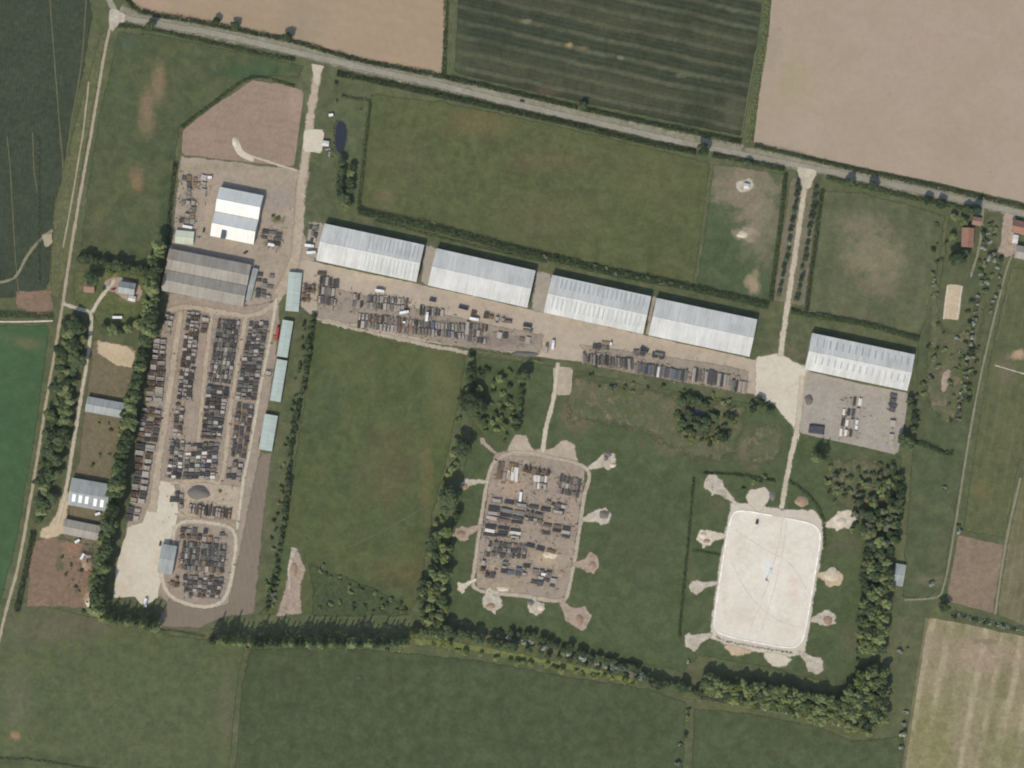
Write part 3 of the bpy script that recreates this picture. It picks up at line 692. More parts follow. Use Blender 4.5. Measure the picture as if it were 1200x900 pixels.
for (x, y, r, root, m, lab) in BL:
    d = Vector((root[0] - x, root[1] - y)).normalized()
    pr = Vector((-d.y, d.x))
    ed_, ep_ = R.uniform(.72, 1.25), R.uniform(.7, 1.15)
    pts = []
    for i in range(14):
        t = math.radians(35 + 290 * i / 13)
        rr = r * (.8 + .36 * R.random())
        v = Vector((x, y)) + d * math.cos(t) * rr * ed_ + pr * math.sin(t) * rr * ep_
        pts.append((v.x, v.y))
    rt = Vector(root)
    w = 3.4
    pts.append(tuple(rt - pr * w + d * 3)); pts.append(tuple(rt + pr * w + d * 3))
    F('hardstanding', pts, G[m], 6, lab, rnd=2, amp=1.6, fade=2.8)
# --- white pad
F('hardstanding', [(856, 586), (880, 588), (916, 594), (955, 596), (968, 612), (966, 640), (950, 740), (944, 768), (925, 772), (860, 762), (830, 748), (832, 720), (846, 630)], G['pad_surround'], 4, 'pale gravel margin around the white pad', amp=.8)
PADPTS = [(866, 597), (904, 604), (948, 612), (960, 620), (962, 632), (952, 690), (943, 746), (936, 757), (926, 760), (880, 752), (846, 744), (838, 738), (836, 728), (848, 650), (856, 604)]
F('concrete_pad', PADPTS, G['pad_concrete'], 6, 'large white concrete pad with rounded corners', amp=0.05, fade=.3, rnd=2)
F('hardstanding', [(846, 752), (880, 758), (884, 766), (860, 772), (848, 762)], G['sand'], 7, 'sandy spill below the white pad on the left', rnd=1)
F('hardstanding', [(890, 760), (932, 768), (926, 780), (908, 786), (896, 776)], G['pale_concrete'], 7, 'pale spill below the white pad on the right', rnd=1)
for i, pp in enumerate([[(918, 600), (912, 640), (898, 690), (880, 735)], [(922, 602), (918, 642), (906, 694), (892, 738)], [(862, 620), (890, 640), (925, 660), (945, 690)], [(858, 660), (880, 700), (910, 725), (938, 735)]]):
    path('tyre_mark', pp, 1.6, G['tyre_mark'], 7, ['left tyre mark sweeping down the white pad', 'right tyre mark sweeping down the white pad', 'tyre mark crossing the upper white pad', 'tyre mark crossing the lower white pad'][i], amp=.6)
# --- east side
F('riding_arena', [(1109, 332), (1129, 334), (1124, 376), (1104, 374)], G['sand'], 3, 'sandy riding arena with pale edges', amp=.3, fade=1)
path('arena_edge', [(1111, 334), (1106, 374)], 3.2, G['sand_edge'], 5, 'pale left edge of the sandy arena', amp=.15)
path('arena_edge', [(1127, 335), (1122, 374)], 3.2, G['sand_edge'], 5, 'pale right edge of the sandy arena', amp=.15)
path('track', [(1186, 300), (1180, 314), (1167, 365), (1150, 437), (1135, 517), (1122, 600), (1111, 665), (1106, 686), (1098, 700), (1060, 703)], 4, G['grassy_track'], 4, 'grassy farm track along the east meadows', amp=.3)
path('track', [(1152, 244), (1150, 270), (1146, 296), (1138, 322)], 5, G['grassy_track'], 4, 'gravel drive beside the red-roofed house', amp=.5)
F('yard', [(1176, 244), (1192, 248), (1196, 300), (1178, 304), (1168, 296), (1172, 270)], G['pink_gravel'], 3, 'pinkish gravel court by the corner houses')
path('tramline', [(1166, 428), (1200, 438), (1260, 452)], 2.4, G['blob_gravel'], 4, 'pale worn line crossing the east field')
path('tramline', [(1166, 398), (1200, 408)], 2.4, G['tramline'], 4, 'faint worn line above the dry corner of the east field')
path('tramline', [(1183, 330), (1172, 385), (1168, 398)], 5, G['tramline'], 3, 'faint worn strip beside the east track')
path('tramline', [(1196, 560), (1180, 630), (1166, 720)], 5, G['grassy_track'], 3, 'worn path left of the olive strip')
path('tramline', [(1086, 724), (1074, 800), (1062, 880), (1052, 960)], 5, G['olive_strip'], 4, 'pale headland along the stubble field')
path('grass_bank', [(486, 752), (540, 757), (600, 768), (680, 784), (746, 799)], 11, G['bright_grass'], 3, 'bright green bank in front of the southern tree line', amp=1.5)
path('grass_bank', [(800, 816), (850, 822), (920, 836), (985, 854)], 5, G['long_grass'], 3, 'pale grass bank below the corner wood', amp=1)
F('sandy_bank', [(340, 640), (350, 640), (360, 668), (354, 690), (356, 722), (320, 724), (332, 690)], G['pink_gravel'], 4, 'pinkish sandy bank at the corner of the central meadow')
path('sandy_bank', [(345, 642), (340, 662), (339, 690)], 8, G['blob_gravel'], 5, 'pale sandy ridge at the corner of the central meadow', amp=2.2, width2=4)
F('scrub_grass', [(356, 656), (400, 672), (450, 694), (482, 716), (480, 724), (362, 724), (366, 690)], G['scrub_grass'], 3, 'dark rough scrub grass at the foot of the central meadow', amp=2.5)
F('verge', [(926, 206), (962, 214), (954, 290), (944, 362), (904, 354), (912, 290)], G['dry_verge'], 2, 'dry pinkish verge either side of the avenue road', amp=1)
F('bare_earth', [(1108, 430), (1116, 432), (1114, 448), (1108, 462), (1102, 460), (1100, 440)], G['pink_gravel'], 4, 'brown keyhole-shaped scrape east of the warehouses', rnd=1)
F('hardstanding', [(860, 210), (884, 206), (886, 226), (862, 228)], G['blob_gravel'], 4, 'pale ground around the small paddock shelter', rnd=1)
F('rough_ground', [(664, 434), (700, 438), (780, 452), (878, 470), (880, 500), (866, 545), (800, 548), (770, 520), (720, 505), (690, 500), (664, 505), (656, 470)], G['scrub_mix'], 2, 'patchy rough ground below the warehouse aprons', rnd=1, amp=4, fade=14)
F('rough_ground', [(1094, 300), (1104, 300), (1100, 335), (1100, 380), (1132, 384), (1150, 340), (1160, 345), (1146, 430), (1128, 505), (1090, 500), (1078, 440), (1084, 400)], G['scrub_mix'], 2, 'patchy rough ground around the riding arena', rnd=1, amp=4, fade=10)
F('rough_ground', [(884, 490), (922, 496), (918, 548), (872, 548), (872, 510)], G['scrub_mix'], 2, 'dry rough corner left of the pad road', rnd=1, amp=3, fade=9)
F('rough_ground', [(958, 536), (1010, 530), (1048, 540), (1046, 600), (1004, 612), (966, 590)], G['scrub_mix'], 2, 'patchy rough ground right of the pad road', rnd=1, amp=4, fade=12)
F('farm_yard', [(120, 328), (140, 322), (166, 330), (168, 352), (152, 358), (136, 346), (126, 342)], G['pink_gravel'], 3, 'gravel around the farmhouse', rnd=1, amp=2, fade=3)
# --- water
def pond(pts, label, r=2):
    o = sheet('pond', pts, MATS['water'], 5, label, rnd=r, amp=.6, fade=0)
    return o
pond([(394, 143), (401, 142), (407, 148), (405, 168), (402, 181), (394, 179), (393, 165)], 'narrow dark pond beside the depot entrance')
F('pond_bank', [(796, 476), (806, 468), (822, 470), (840, 476), (846, 494), (838, 510), (818, 514), (798, 506), (792, 490)], G['mud'], 3, 'muddy bank around the pond in the scrub', rnd=1, amp=2)
F('pond_bank', [(390, 140), (402, 138), (410, 146), (408, 170), (404, 186), (391, 184), (389, 165)], G['mud'], 3, 'muddy bank around the narrow pond', rnd=1, amp=1.5)
pond([(810, 483), (815, 479), (824, 481), (829, 486), (825, 492), (828, 498), (818, 500), (811, 496), (813, 491), (808, 488)], 'small dark pond in the scrub below the warehouses')

# ------------------------------------------------------------------ foliage prototypes
_ico = bmesh.new(); bmesh.ops.create_icosphere(_ico, subdivisions=2, radius=1.0)
ICO_V = [v_.co.copy() for v_ in _ico.verts]; ICO_F = [tuple(w_.index for w_ in f_.verts) for f_ in _ico.faces]; _ico.free()
def leaf_cloud(name, n, place, size, mat, seed, cores=()):
    rr = random.Random(seed)
    v, f, t = [], [], []
    for (c, rad, hz, tn) in cores:        # solid leaf-coloured core of each clump, added to brighten gaps between leaves
        b = len(v); o3 = Vector((rr.random() * 40, rr.random() * 40, 0))
        for q in ICO_V:
            k_ = 1 + .38 * mnoise.noise(q * 2.3 + o3) + .22 * mnoise.noise(q * 5.1 + o3)
            v.append(c + Vector((q.x * rad * k_, q.y * rad * k_, q.z * hz * k_))); t.append(min(1, max(0, tn + rr.uniform(-.2, .2))))
        f += [tuple(b + i for i in fc) for fc in ICO_F]
    for _ in range(n):
        p, nr, tint = place(rr)
        nr = (nr * .7 + Vector((rr.uniform(-.6, .6), rr.uniform(-.9, .5), rr.uniform(.2, 1.5)))).normalized()
        u = nr.orthogonal().normalized()
        u.rotate(Matrix.Rotation(rr.uniform(0, 6.28), 3, nr))
        w = nr.cross(u)
        s = size * rr.uniform(.6, 1.35)
        b = len(v)
        for a, c in ((-1, -.25), (-.2, -.8), (1, -.1), (.15, .9)):
            v.append(p + u * a * s + w * c * s)
        f.append((b, b + 1, b + 2, b + 3)); t += [tint] * 4
    me = bpy.data.meshes.new(name)
    me.from_pydata([tuple(q) for q in v], [], f)
    at = me.attributes.new('tint', 'FLOAT', 'POINT'); at.data.foreach_set('value', t)
    me.materials.append(mat); me.update()
    return me

def crown_round(mat, seed, n=420, squash=.6, size=.13):      # unit radius, base of crown at .35, top near 2*squash
    rr = random.Random(seed)
    lobes = []
    for i in range(16):
        a = rr.uniform(0, 6.28); d = rr.uniform(.2, .66) if i > 2 else rr.uniform(0, .25)
        z = rr.uniform(-.3, .3) if i > 2 else rr.uniform(.15, .4)
        lobes.append((Vector((math.cos(a) * d, math.sin(a) * d, z * squash)), rr.uniform(.3, .46), rr.random()))
    def place(q):
        c, r, tn = q.choice(lobes)
        d = Vector((q.gauss(0, 1), q.gauss(0, 1), q.gauss(.4, 1))).normalized()
        p = c + d * r * q.uniform(.7, 1.05)
        return p + Vector((0, 0, 1.25)), d, min(1, max(0, .6 * tn + .4 * q.random()))
    return leaf_cloud('crown', n, place, size, mat, seed + 1, [(c + Vector((0, 0, 1.25)), r * .9, r * .85, tn) for c, r, tn in lobes])

def crown_column(mat, seed, n=420, h=4.2, size=.17):         # tall narrow crown, unit radius
    def place(q):
        z = q.random()
        rad = (math.sin(min(1, z * 1.15 + .12) * math.pi) ** .7) * (1 + .25 * math.sin(z * 17 + seed))
        a = q.uniform(0, 6.28); d = q.uniform(.55, 1.0) * rad
        return Vector((math.cos(a) * d, math.sin(a) * d, .5 + z * h)), Vector((math.cos(a), math.sin(a), .3)), q.random()
    return leaf_cloud('crown', n, place, size, mat, seed + 1)

def crown_cone(mat, seed, n=430, h=3.2, size=.15):
    def place(q):
        z = 1 - math.sqrt(q.random())
        lay = math.floor(z * 7) / 7
        rad = (1 - z) * (.75 + .35 * (1 - (z - lay) * 7)) + .05
        a = q.uniform(0, 6.28); d = rad * q.uniform(.5, 1.0)
        return Vector((math.cos(a) * d, math.sin(a) * d, .35 + z * h)), Vector((math.cos(a), math.sin(a), .8)), q.random()
    return leaf_cloud('crown', n, place, size, mat, seed + 1)

def crown_shrub(mat, seed, n=170, size=.17):
    rr = random.Random(seed)
    lobes = [(Vector((rr.uniform(-.5, .5), rr.uniform(-.5, .5), rr.uniform(.35, .75))), rr.uniform(.3, .5), rr.random()) for _ in range(6)]
    def place(q):
        c, r, tn = q.choice(lobes)
        d = Vector((q.gauss(0, 1), q.gauss(0, 1), q.gauss(.2, 1))).normalized()
        return c + d * r * q.uniform(.6, 1.05), d, min(1, .5 * tn + .5 * q.random())
    return leaf_cloud('crown', n, place, size, mat, seed + 1, [(c, r * .85, r * .85, tn) for c, r, tn in lobes])

def trunk_mesh(mat, seed, h=1.1, r=.07, limbs=5, top=.9):
    rr = random.Random(seed)
    m = MB()
    m.tube((0, 0, -.05), (0, 0, h * .55), r * 1.25, r * .9, 8)
    m.tube((0, 0, h * .53), (rr.uniform(-.05, .05), rr.uniform(-.05, .05), h + top * .4), r * .9, r * .35, 8)
    for i in range(limbs):
        a = 6.28 * i / limbs + rr.uniform(-.4, .4)
        z = h * rr.uniform(.5, .95)
        m.tube((0, 0, z), (math.cos(a) * .5, math.sin(a) * .5, z + rr.uniform(.25, .55)), r * .5, r * .15, 5)
    me = bpy.data.meshes.new('trunk')
    me.from_pydata(m.v, [], m.f); me.materials.append(mat); me.update()
    return me

STY = {}
def style(key, maker, mats, n, trunk, bark='bark'):
    STY[key] = [(maker(MATS[mats[i % len(mats)]], 100 + i * 7 + len(STY) * 50), trunk_mesh(MATS[bark], i + 5 * len(STY), **trunk)) for i in range(n)]
style('dark', crown_round, ['leaf_dark'], 4, {})
style('mid', crown_round, ['leaf_mid'], 4, {})
style('olive', crown_round, ['leaf_olive'], 3, {})
style('blossom', crown_round, ['leaf_blossom'], 3, {}, 'bark_pale')
style('grey', crown_round, ['leaf_grey'], 3, {}, 'bark_pale')
style('poplar', crown_column, ['leaf_dark', 'leaf_mid'], 4, dict(h=3.4, r=.12))
style('conifer', crown_cone, ['leaf_conifer'], 3, dict(h=2.2, r=.07))
style('shrub_dark', crown_shrub, ['leaf_dark'], 3, dict(h=.5, r=.05, top=.4))
style('shrub_mid', crown_shrub, ['leaf_mid'], 3, dict(h=.5, r=.05, top=.4))
style('shrub_olive', crown_shrub, ['leaf_olive'], 2, dict(h=.5, r=.05, top=.4))
style('shrub_blossom', crown_shrub, ['leaf_blossom'], 3, dict(h=.5, r=.05, top=.4), 'bark_pale')
style('shrub_grey', crown_shrub, ['leaf_grey'], 2, dict(h=.5, r=.05, top=.4), 'bark_pale')
NAMES = {'dark': 'broadleaf_tree', 'mid': 'broadleaf_tree', 'olive': 'willow_tree', 'blossom': 'blossom_tree', 'grey': 'broadleaf_tree',
         'poplar': 'poplar_tree', 'conifer': 'conifer_tree'}
def tree(x, y, r, sty, label, group=None, hs=1.0, name=None):
    """r: crown radius in photograph pixels"""
    crown, trunk = R.choice(STY[sty])
    shrub = sty.startswith('shrub')
    nm = 'shrub' if shrub else NAMES[sty]
    if nm == 'broadleaf_tree' and name: nm = name
    elif nm == 'broadleaf_tree' and r < 4.4: nm = 'hedgerow_tree'
    o = empty(nm, P(x, y, 0), R.uniform(0, 6.28))
    s = r * S
    o.scale = (s * R.uniform(.9, 1.1), s * R.uniform(.9, 1.1), s * hs * R.uniform(.88, 1.12))
    link(bpy.data.objects.new('crown', crown), o)
    link(bpy.data.objects.new('trunk' if not shrub else 'stem', trunk), o)
    return tag(o, label, 'shrub' if shrub else 'tree', group)

def row(pts, spacing, r, styles, desc, where, group, jit=2.0, hs=1.0, skip=0.0, frm='from the north'):
    c = smooth_path(pts, 1.0)
    acc, last, out = spacing * S, c[0], []
    for p in c:
        acc += (p - last).length; last = p
        if acc >= spacing * S * R.uniform(.8, 1.2):
            acc = 0
            if R.random() >= skip:
                out.append((p.x / S + 600 + R.uniform(-jit, jit), 450 - p.y / S + R.uniform(-jit, jit)))
    for i, (x, y) in enumerate(out):
        st = R.choice(styles)
        tree(x, y, r * R.uniform(.78, 1.22), st, f'{desc}, {nth(i)} {frm} {where}', group, hs, 'belt_tree' if 'belt' in (group or '') else None)
    return out

def inside(pt, poly):
    x, y = pt; c = False; n = len(poly)
    for i in range(n):
        x0, y0 = poly[i]; x1, y1 = poly[(i + 1) % n]
        if (y0 > y) != (y1 > y) and x < (x1 - x0) * (y - y0) / (y1 - y0) + x0:
            c = not c
    return c

def wood(poly, spacing, r, styles, desc, where, group, hs=1.0, skip=0.0, jit=.38, var=(.7, 1.25)):
    xs = [p[0] for p in poly]; ys = [p[1] for p in poly]
    y, ri = min(ys) + spacing * .4, 0
    while y < max(ys):
        x, ci = min(xs) + (ri % 2) * spacing * .5, 0
        used = False
        while x < max(xs):
            q = (x + R.uniform(-jit, jit) * spacing, y + R.uniform(-jit, jit) * spacing)
            if inside(q, poly) and R.random() >= skip:
                tree(q[0], q[1], r * R.uniform(*var), R.choice(styles), f'{desc}, {nth(ci)} from left in {nth(ri)} row {where}', group, hs, 'scrub_tree' if 'scrub' in group or 'thicket' in group else 'belt_tree' if 'belt' in group else 'woodland_tree')
                ci += 1; used = True
            x += spacing
        if used: ri += 1
        y += spacing * .9

HEDGES = []
def hedge(pts, width, height, matname, label, dens=1.0, name='hedge'):
    """one continuous clipped or wild hedge: leaves through its volume and a row of stems"""
    c = smooth_path(pts, 1.5)
    rr = random.Random(len(HEDGES) + 900); HEDGES.append(1)
    v, f, t = [], [], []
    st = MB()
    n = len(c)
    width *= 1.25; height *= 1.1
    w = width * S
    per = max(3, int(w * height * 1.3 * dens))
    for i in range(n - 1):
        p = c[i]; d = (c[i + 1] - c[i]).normalized(); nr = Vector((-d.y, d.x, 0))
        lump = .75 + .5 * mnoise.noise(Vector((p.x * .12, p.y * .12, 1.7))) + .3 * mnoise.noise(Vector((p.x * .4, p.y * .4, 4.7)))
        for _ in range(per):
            a = rr.uniform(-1, 1); z = rr.random() ** .6
            hh = height * lump * (1 - .45 * a * a)
            q = p + d * rr.uniform(0, 1.6) + nr * a * w * .5 * (.75 + .4 * lump) + Vector((0, 0, .1 + z * hh))
            ax = (nr * a + Vector((rr.uniform(-.6, .6), rr.uniform(-.6, .6), rr.uniform(.1, 1.2)))).normalized()
            u = ax.orthogonal().normalized(); u.rotate(Matrix.Rotation(rr.uniform(0, 6.28), 3, ax)); ww = ax.cross(u)
            s = rr.uniform(.34, .78)
            b = len(v)
            for k1, k2 in ((-1, -.25), (-.2, -.8), (1, -.1), (.15, .9)):
                v.append(tuple(q + u * k1 * s + ww * k2 * s))
            f.append((b, b + 1, b + 2, b + 3))
            tn = min(1, max(0, .5 * lump + rr.uniform(-.3, .4)))
            t += [tn] * 4
        if i % 2 == 0:
            st.tube(tuple(p + Vector((0, 0, -.05))), tuple(p + Vector((rr.uniform(-.3, .3), rr.uniform(-.3, .3), height * .7))), .07, .03, 5, False)
    o = empty(name, c[0])
    me = bpy.data.meshes.new('foliage'); me.from_pydata(v, [], f)
    at = me.attributes.new('tint', 'FLOAT', 'POINT'); at.data.foreach_set('value', t)
    me.materials.append(MATS[matname]); me.update()
    fo = link(bpy.data.objects.new('foliage', me), o); fo.location = -o.location
    so = st.build('stems', MATS['bark'], o); so.location = -o.location
    return tag(o, label, 'hedge')
#PART2
# ------------------------------------------------------------------ buildings
def frame_of(nw, ne, sw):
    a, b, c = P(*nw), P(*ne), P(*sw)
    ux = (b - a).normalized()
    L = (b - a).length
    uy = Vector((-ux.y, ux.x, 0))
    D = abs((c - a).dot(uy))
    ctr = a + ux * L / 2 - uy * D / 2
    return ctr, math.atan2(ux.y, ux.x), L, D

def slope_mesh(name, x0, x1, ye, ze, yr, zr, mat, parent, pitch=.8, rib=.05, th=.12):
    """profiled sheet roof slope, eave (ye, ze) to ridge (yr, zr)"""
    n = max(4, int((x1 - x0) / pitch))
    v, f = [], []
    for i in range(n + 1):
        x = x0 + (x1 - x0) * i / n
        dz = rib if i % 2 else 0.0
        v += [(x, ye, ze + dz), (x, yr, zr + dz), (x, ye, ze - th), (x, yr, zr - th)]
    up = ye < yr
    for i in range(n):
        a, b = 4 * i, 4 * i + 4
        q = [(a, b, b + 1, a + 1), (a + 2, a + 3, b + 3, b + 2), (a, a + 2, b + 2, b), (a + 1, b + 1, b + 3, a + 3)]
        f += q if up else [t[::-1] for t in q]
    e = 4 * n
    q = [(0, 1, 3, 2), (e, e + 2, e + 3, e + 1)]
    f += q if up else [t[::-1] for t in q]
    return mesh_obj(name, v, f, mat, parent)

def shed(name, label, cat, nw, ne, sw, eave, rise, spans=1, roof='roof_white', wall='wall_sheet', lights=(), doors=0, door='door_dark', group=None, pent=False,
         light_mat='rooflight', light_w=1.3, over=.4, gable_windows=0, side_door=None):
    ctr, rz, L, D = frame_of(nw, ne, sw)
    o = empty(name, ctr, rz)
    hl, hd = L / 2, D / 2
    wm = MATS[wall]
    sd = D / spans
    # walls
    for s in (-1, 1):
        MB().box(-hl, hl, s * hd - .12, s * hd + .12, 0, eave).build('wall', wm, o)
    for s in (-1, 1):
        m = MB()
        for k in range(spans):
            y0 = -hd + k * sd + (.12 if k == 0 else 0); y1 = -hd + (k + 1) * sd - (.12 if k == spans - 1 else 0)
            ym = (y0 + y1) / 2
            prof = [(y0, 0), (y1, 0), (y1, eave), (ym, eave + rise - .16), (y0, eave)]
            b = len(m.v)
            for xx in (s * hl - .12, s * hl + .12):
                m.v += [(xx, y, z) for y, z in prof]
            m.f += [tuple(b + i for i in (4, 3, 2, 1, 0)), tuple(b + 5 + i for i in range(5))]
            for i in range(5):
                j = (i + 1) % 5
                m.f.append((b + i, b + j, b + 5 + j, b + 5 + i))
        m.build('gable_wall', wm, o)
    # roof
    sl = {}
    for k in range(spans):
        y0 = -hd + k * sd; y1 = y0 + sd; ym = (y0 + y1) / 2
        g = rise / (sd / 2)
        oa = over if k == 0 else -.15
        ob = over if k == spans - 1 else -.15
        sl[(k, 's')] = (y0 - oa, eave + .15 - oa * g, ym, eave + .15 + rise)
        sl[(k, 'n')] = (y1 + ob, eave + .15 - ob * g, ym, eave + .15 + rise)
        rs = {}
        for side in 'sn':
            ye, ze, yr, zr = sl[(k, side)]
            yr_ = yr + (-.02 if side == 's' else .02)
            rs[side] = slope_mesh('roof_slope', -hl - over, hl + over, ye, ze, yr_, zr, MATS[roof], o)
        zt = eave + .15 + rise
        MB().poly([(-hl - over, ym - .5, zt - .06), (hl + over, ym - .5, zt - .06), (hl + over, ym, zt + .14), (-hl - over, ym, zt + .14)]).poly(
            [(-hl - over, ym, zt + .14), (hl + over, ym, zt + .14), (hl + over, ym + .5, zt - .06), (-hl - over, ym + .5, zt - .06)]).build('ridge_cap', MATS[roof], o)
        for (kk, side, xa, xb, n, t0, t1) in lights:
            if kk != k: continue
            ye, ze, yr, zr = sl[(k, side)]
            for i in range(n):
                x = -hl + L * (xa + (xb - xa) * (i + .5) / n)
                ya, za = ye + (yr - ye) * t0, ze + (zr - ze) * t0
                yb, zb = ye + (yr - ye) * t1, ze + (zr - ze) * t1
                m = MB()
                w = light_w / 2
                top, bot = .12, -.02
                m.v = [(x - w, ya, za + bot), (x + w, ya, za + bot), (x + w, yb, zb + bot), (x - w, yb, zb + bot),
                       (x - w, ya, za + top), (x + w, ya, za + top), (x + w, yb, zb + top), (x - w, yb, zb + top)]
                m.f = [(3, 2, 1, 0), (4, 5, 6, 7), (0, 1, 5, 4), (1, 2, 6, 5), (2, 3, 7, 6), (3, 0, 4, 7)]
                if side == 'n': m.f = [t[::-1] for t in m.f]
                m.build('rooflight', MATS[light_mat], rs[side])
    for s, side in ((-1, 's'), (1, 'n')):
        k = 0 if s < 0 else spans - 1
        ye, ze, yr, zr = sl[(k, side)]
        MB().box(-hl - over, hl + over, ye - .1 + (-.1 if s < 0 else .1), ye + .1 + (-.1 if s < 0 else .1), ze - .34, ze - .14).build('gutter', MATS['gutter'], o)
    for i in range(doors):
        x = -hl + L * (i + .5) / doors
        w = min(2.6, L / doors * .36)
        d = MB().box(x - w, x + w, -hd - .2, -hd - .125, .02, eave * .74).build('door', MATS[door], o)
        MB().box(x - w - .2, x + w + .2, -hd - .27, -hd - .205, eave * .74 - .1, eave * .74 + .1).build('door_rail', MATS['gutter'], d)
    if side_door:
        x = -hl + L * side_door
        MB().box(x - 2, x + 2, -hd - .2, -hd - .125, .02, eave * .8).build('door', MATS['door_dark'], o)
    return tag(o, label, cat, group)

def house(label, nw, ne, sw, eave, rise, roof, wall, cat='house'):
    o = shed('house', label, cat, nw, ne, sw, eave, rise, 1, roof, wall, over=.3)
    ctr, rz, L, D = frame_of(nw, ne, sw)
    hl, hd = L / 2, D / 2
    for s in (-1, 1):
        for z in (1.0, 3.4):
            if z + 1.3 > eave: continue
            for i in range(max(2, int(L / 4))):
                n = max(2, int(L / 4))
                x = -hl + L * (i + .5) / n
                if s < 0 and z < 2 and i == n // 2: continue
                w = MB().box(x - .6, x + .6, s * hd + (.125 if s > 0 else -.185), s * hd + (.185 if s > 0 else -.125), z, z + 1.2).build('window', MATS['frame_white'], o)
                MB().box(x - .5, x + .5, s * hd + (.19 if s > 0 else -.21), s * hd + (.21 if s > 0 else -.19), z + .1, z + 1.1).build('pane', MATS['glass'], w)
    n = max(2, int(L / 4)); x = -hl + L * (n // 2 + .5) / n
    d = MB().box(x - .5, x + .5, -hd - .19, -hd - .125, .02, 2.1).build('door', MATS['door_blue'], o)
    MB().box(x + .34, x + .4, -hd - .24, -hd - .195, 1.0, 1.12).build('handle', MATS['gutter'], d)
    c = MB().box(hl * .6, hl * .6 + .9, -.35, .35, eave + rise - .6, eave + rise + 1.3).build('chimney', MATS['wall_brick'], o)
    MB().tube((hl * .6 + .45, 0, eave + rise + 1.31), (hl * .6 + .45, 0, eave + rise + 1.7), .16, .13, 8).build('chimney_pot', MATS['roof_tile'], c)
    return o

WG = 'row of long white warehouses'
shed('warehouse', 'westernmost long white warehouse, rooflights only on its right half', 'warehouse', (381, 263), (497, 288), (375, 306), 7.6, 3.6, lights=[(0, 's', .45, .98, 13, .12, .86), (0, 'n', .45, .98, 13, .12, .8)], doors=5, group=WG, light_w=.9)
shed('warehouse', 'second long white warehouse from the left, with an almost plain roof', 'warehouse', (512, 292), (627, 318), (505, 335), 7.6, 3.6, roof='roof_grey_white', doors=5, group=WG, lights=[(0, 'n', .03, .98, 22, .2, .6)], light_mat='rooflight_faint', light_w=.9)
shed('warehouse', 'third long white warehouse, short pale rooflights all along its roof', 'warehouse', (647, 323), (762, 348), (641, 367), 7.6, 3.6, lights=[(0, 's', .04, .97, 20, .3, .9), (0, 'n', .04, .97, 20, .1, .6)], doors=5, group=WG, light_w=1.2)
shed('warehouse', 'fourth long white warehouse, almost plain roof, beside the avenue road', 'warehouse', (769, 350), (886, 375), (762, 393), 7.6, 3.6, roof='roof_grey_white', doors=5, group=WG, lights=[(0, 's', .03, .98, 18, .4, .8)], light_mat='rooflight_faint', light_w=.9)
shed('warehouse', 'easternmost white warehouse standing apart, dark rooflights in two lines', 'warehouse', (951, 391), (1070, 416), (945, 433), 7.6, 3.6, lights=[(0, 's', .05, .98, 15, .42, .8), (0, 'n', .03, .98, 15, .22, .66)], doors=5, group=WG, light_w=1.5)
shed('workshop', 'white workshop with two parallel roof spans in the north-west yard', 'workshop', (259, 220), (309, 230), (250, 277), 6.6, 5.4, spans=2, roof='roof_bright', doors=0, side_door=.26, over=.3)
_w = [o for o in col.objects if o.name == 'workshop'][0]
_, _, _L, _D = frame_of((259, 220), (309, 230), (250, 277))
_x = -_L / 2 + _L * .3
_h = MB().box(_x - 2, _x + 2, -_D / 2 - .3, -_D / 2 + 7.2, 7.0, 10.6).build('loading_bay', MATS['door_dark'], _w)
MB().box(_x - 2.2, _x + 2.2, -_D / 2 - .5, -_D / 2 + 7.3, 10.61, 10.8).build('bay_roof', MATS['door_dark'], _h)
shed('storage_shed', 'big weathered grey-brown shed with two broad roof spans', 'shed', (200, 292), (295, 311), (194, 341), 6.2, 2.6, spans=2, roof='roof_fibre', doors=5, over=.3)
shed('lean_to', 'narrow grey lean-to against the east end of the big shed', 'shed', (297, 314), (303, 315.5), (290, 352), 3.4, 1.0, roof='roof_slate_grey', over=.1)
shed('site_office', 'small pale green-roofed office beside the west tree belt', 'office', (207, 270), (228, 272), (206, 285), 3.2, .8, roof='roof_mint', doors=1, over=.2)
TG = 'narrow teal-roofed sheds along the lane'
for i, (a, b, c, lb) in enumerate([
    ((339, 319), (354, 320), (335, 364), 'northernmost narrow teal-roofed shed beside the depot crossing'),
    ((332, 375), (344, 376), (325, 417), 'second narrow teal-roofed shed from the north, beside the red container'),
    ((325, 421), (337, 422), (317, 469), 'third narrow teal-roofed shed from the north'),
    ((311, 485), (326, 486), (304, 526), 'southernmost narrow teal-roofed shed at the top of the brown strip')]):
    # ridge runs along the long side
    n2 = (c[0], c[1]); 
    shed('teal_shed', lb, 'shed', c, a, (c[0] + (b[0] - a[0]), c[1] + (b[1] - a[1])), 3.4, .9, roof='roof_teal', doors=3, group=TG, over=.2)
shed('dark_shed', 'dark slate-grey shed inside the loop road', 'shed', (191, 637), (208, 640), (186, 670), 5.0, 1.5, roof='roof_slate_grey', doors=1, over=.2)
shed('farm_shed', 'upper grey farm shed nearest the farmhouse', 'shed', (104, 465), (148, 473), (98, 481), 4.4, 1.8, roof='roof_slate_grey', doors=3)
shed('farm_shed', 'large grey farm shed with bright white rooflights', 'shed', (86, 560), (131, 568), (77, 590), 5.2, 2.2, roof='roof_slate_grey', doors=3, lights=[(0, 's', .05, .55, 3, .3, .85), (0, 's', .6, .95, 2, .25, .8)], light_mat='rooflight_pale', light_w=3.2)
shed('farm_shed', 'low grey farm shed below the one with rooflights', 'shed', (77, 608), (121, 617), (72, 624), 4.0, 1.5, roof='roof_fibre', doors=3)
shed('field_shelter', 'small white shelter in the paddock by the road', 'shelter', (872, 215), (878, 216), (871, 221), 2.6, .7, roof='roof_white', over=.1)
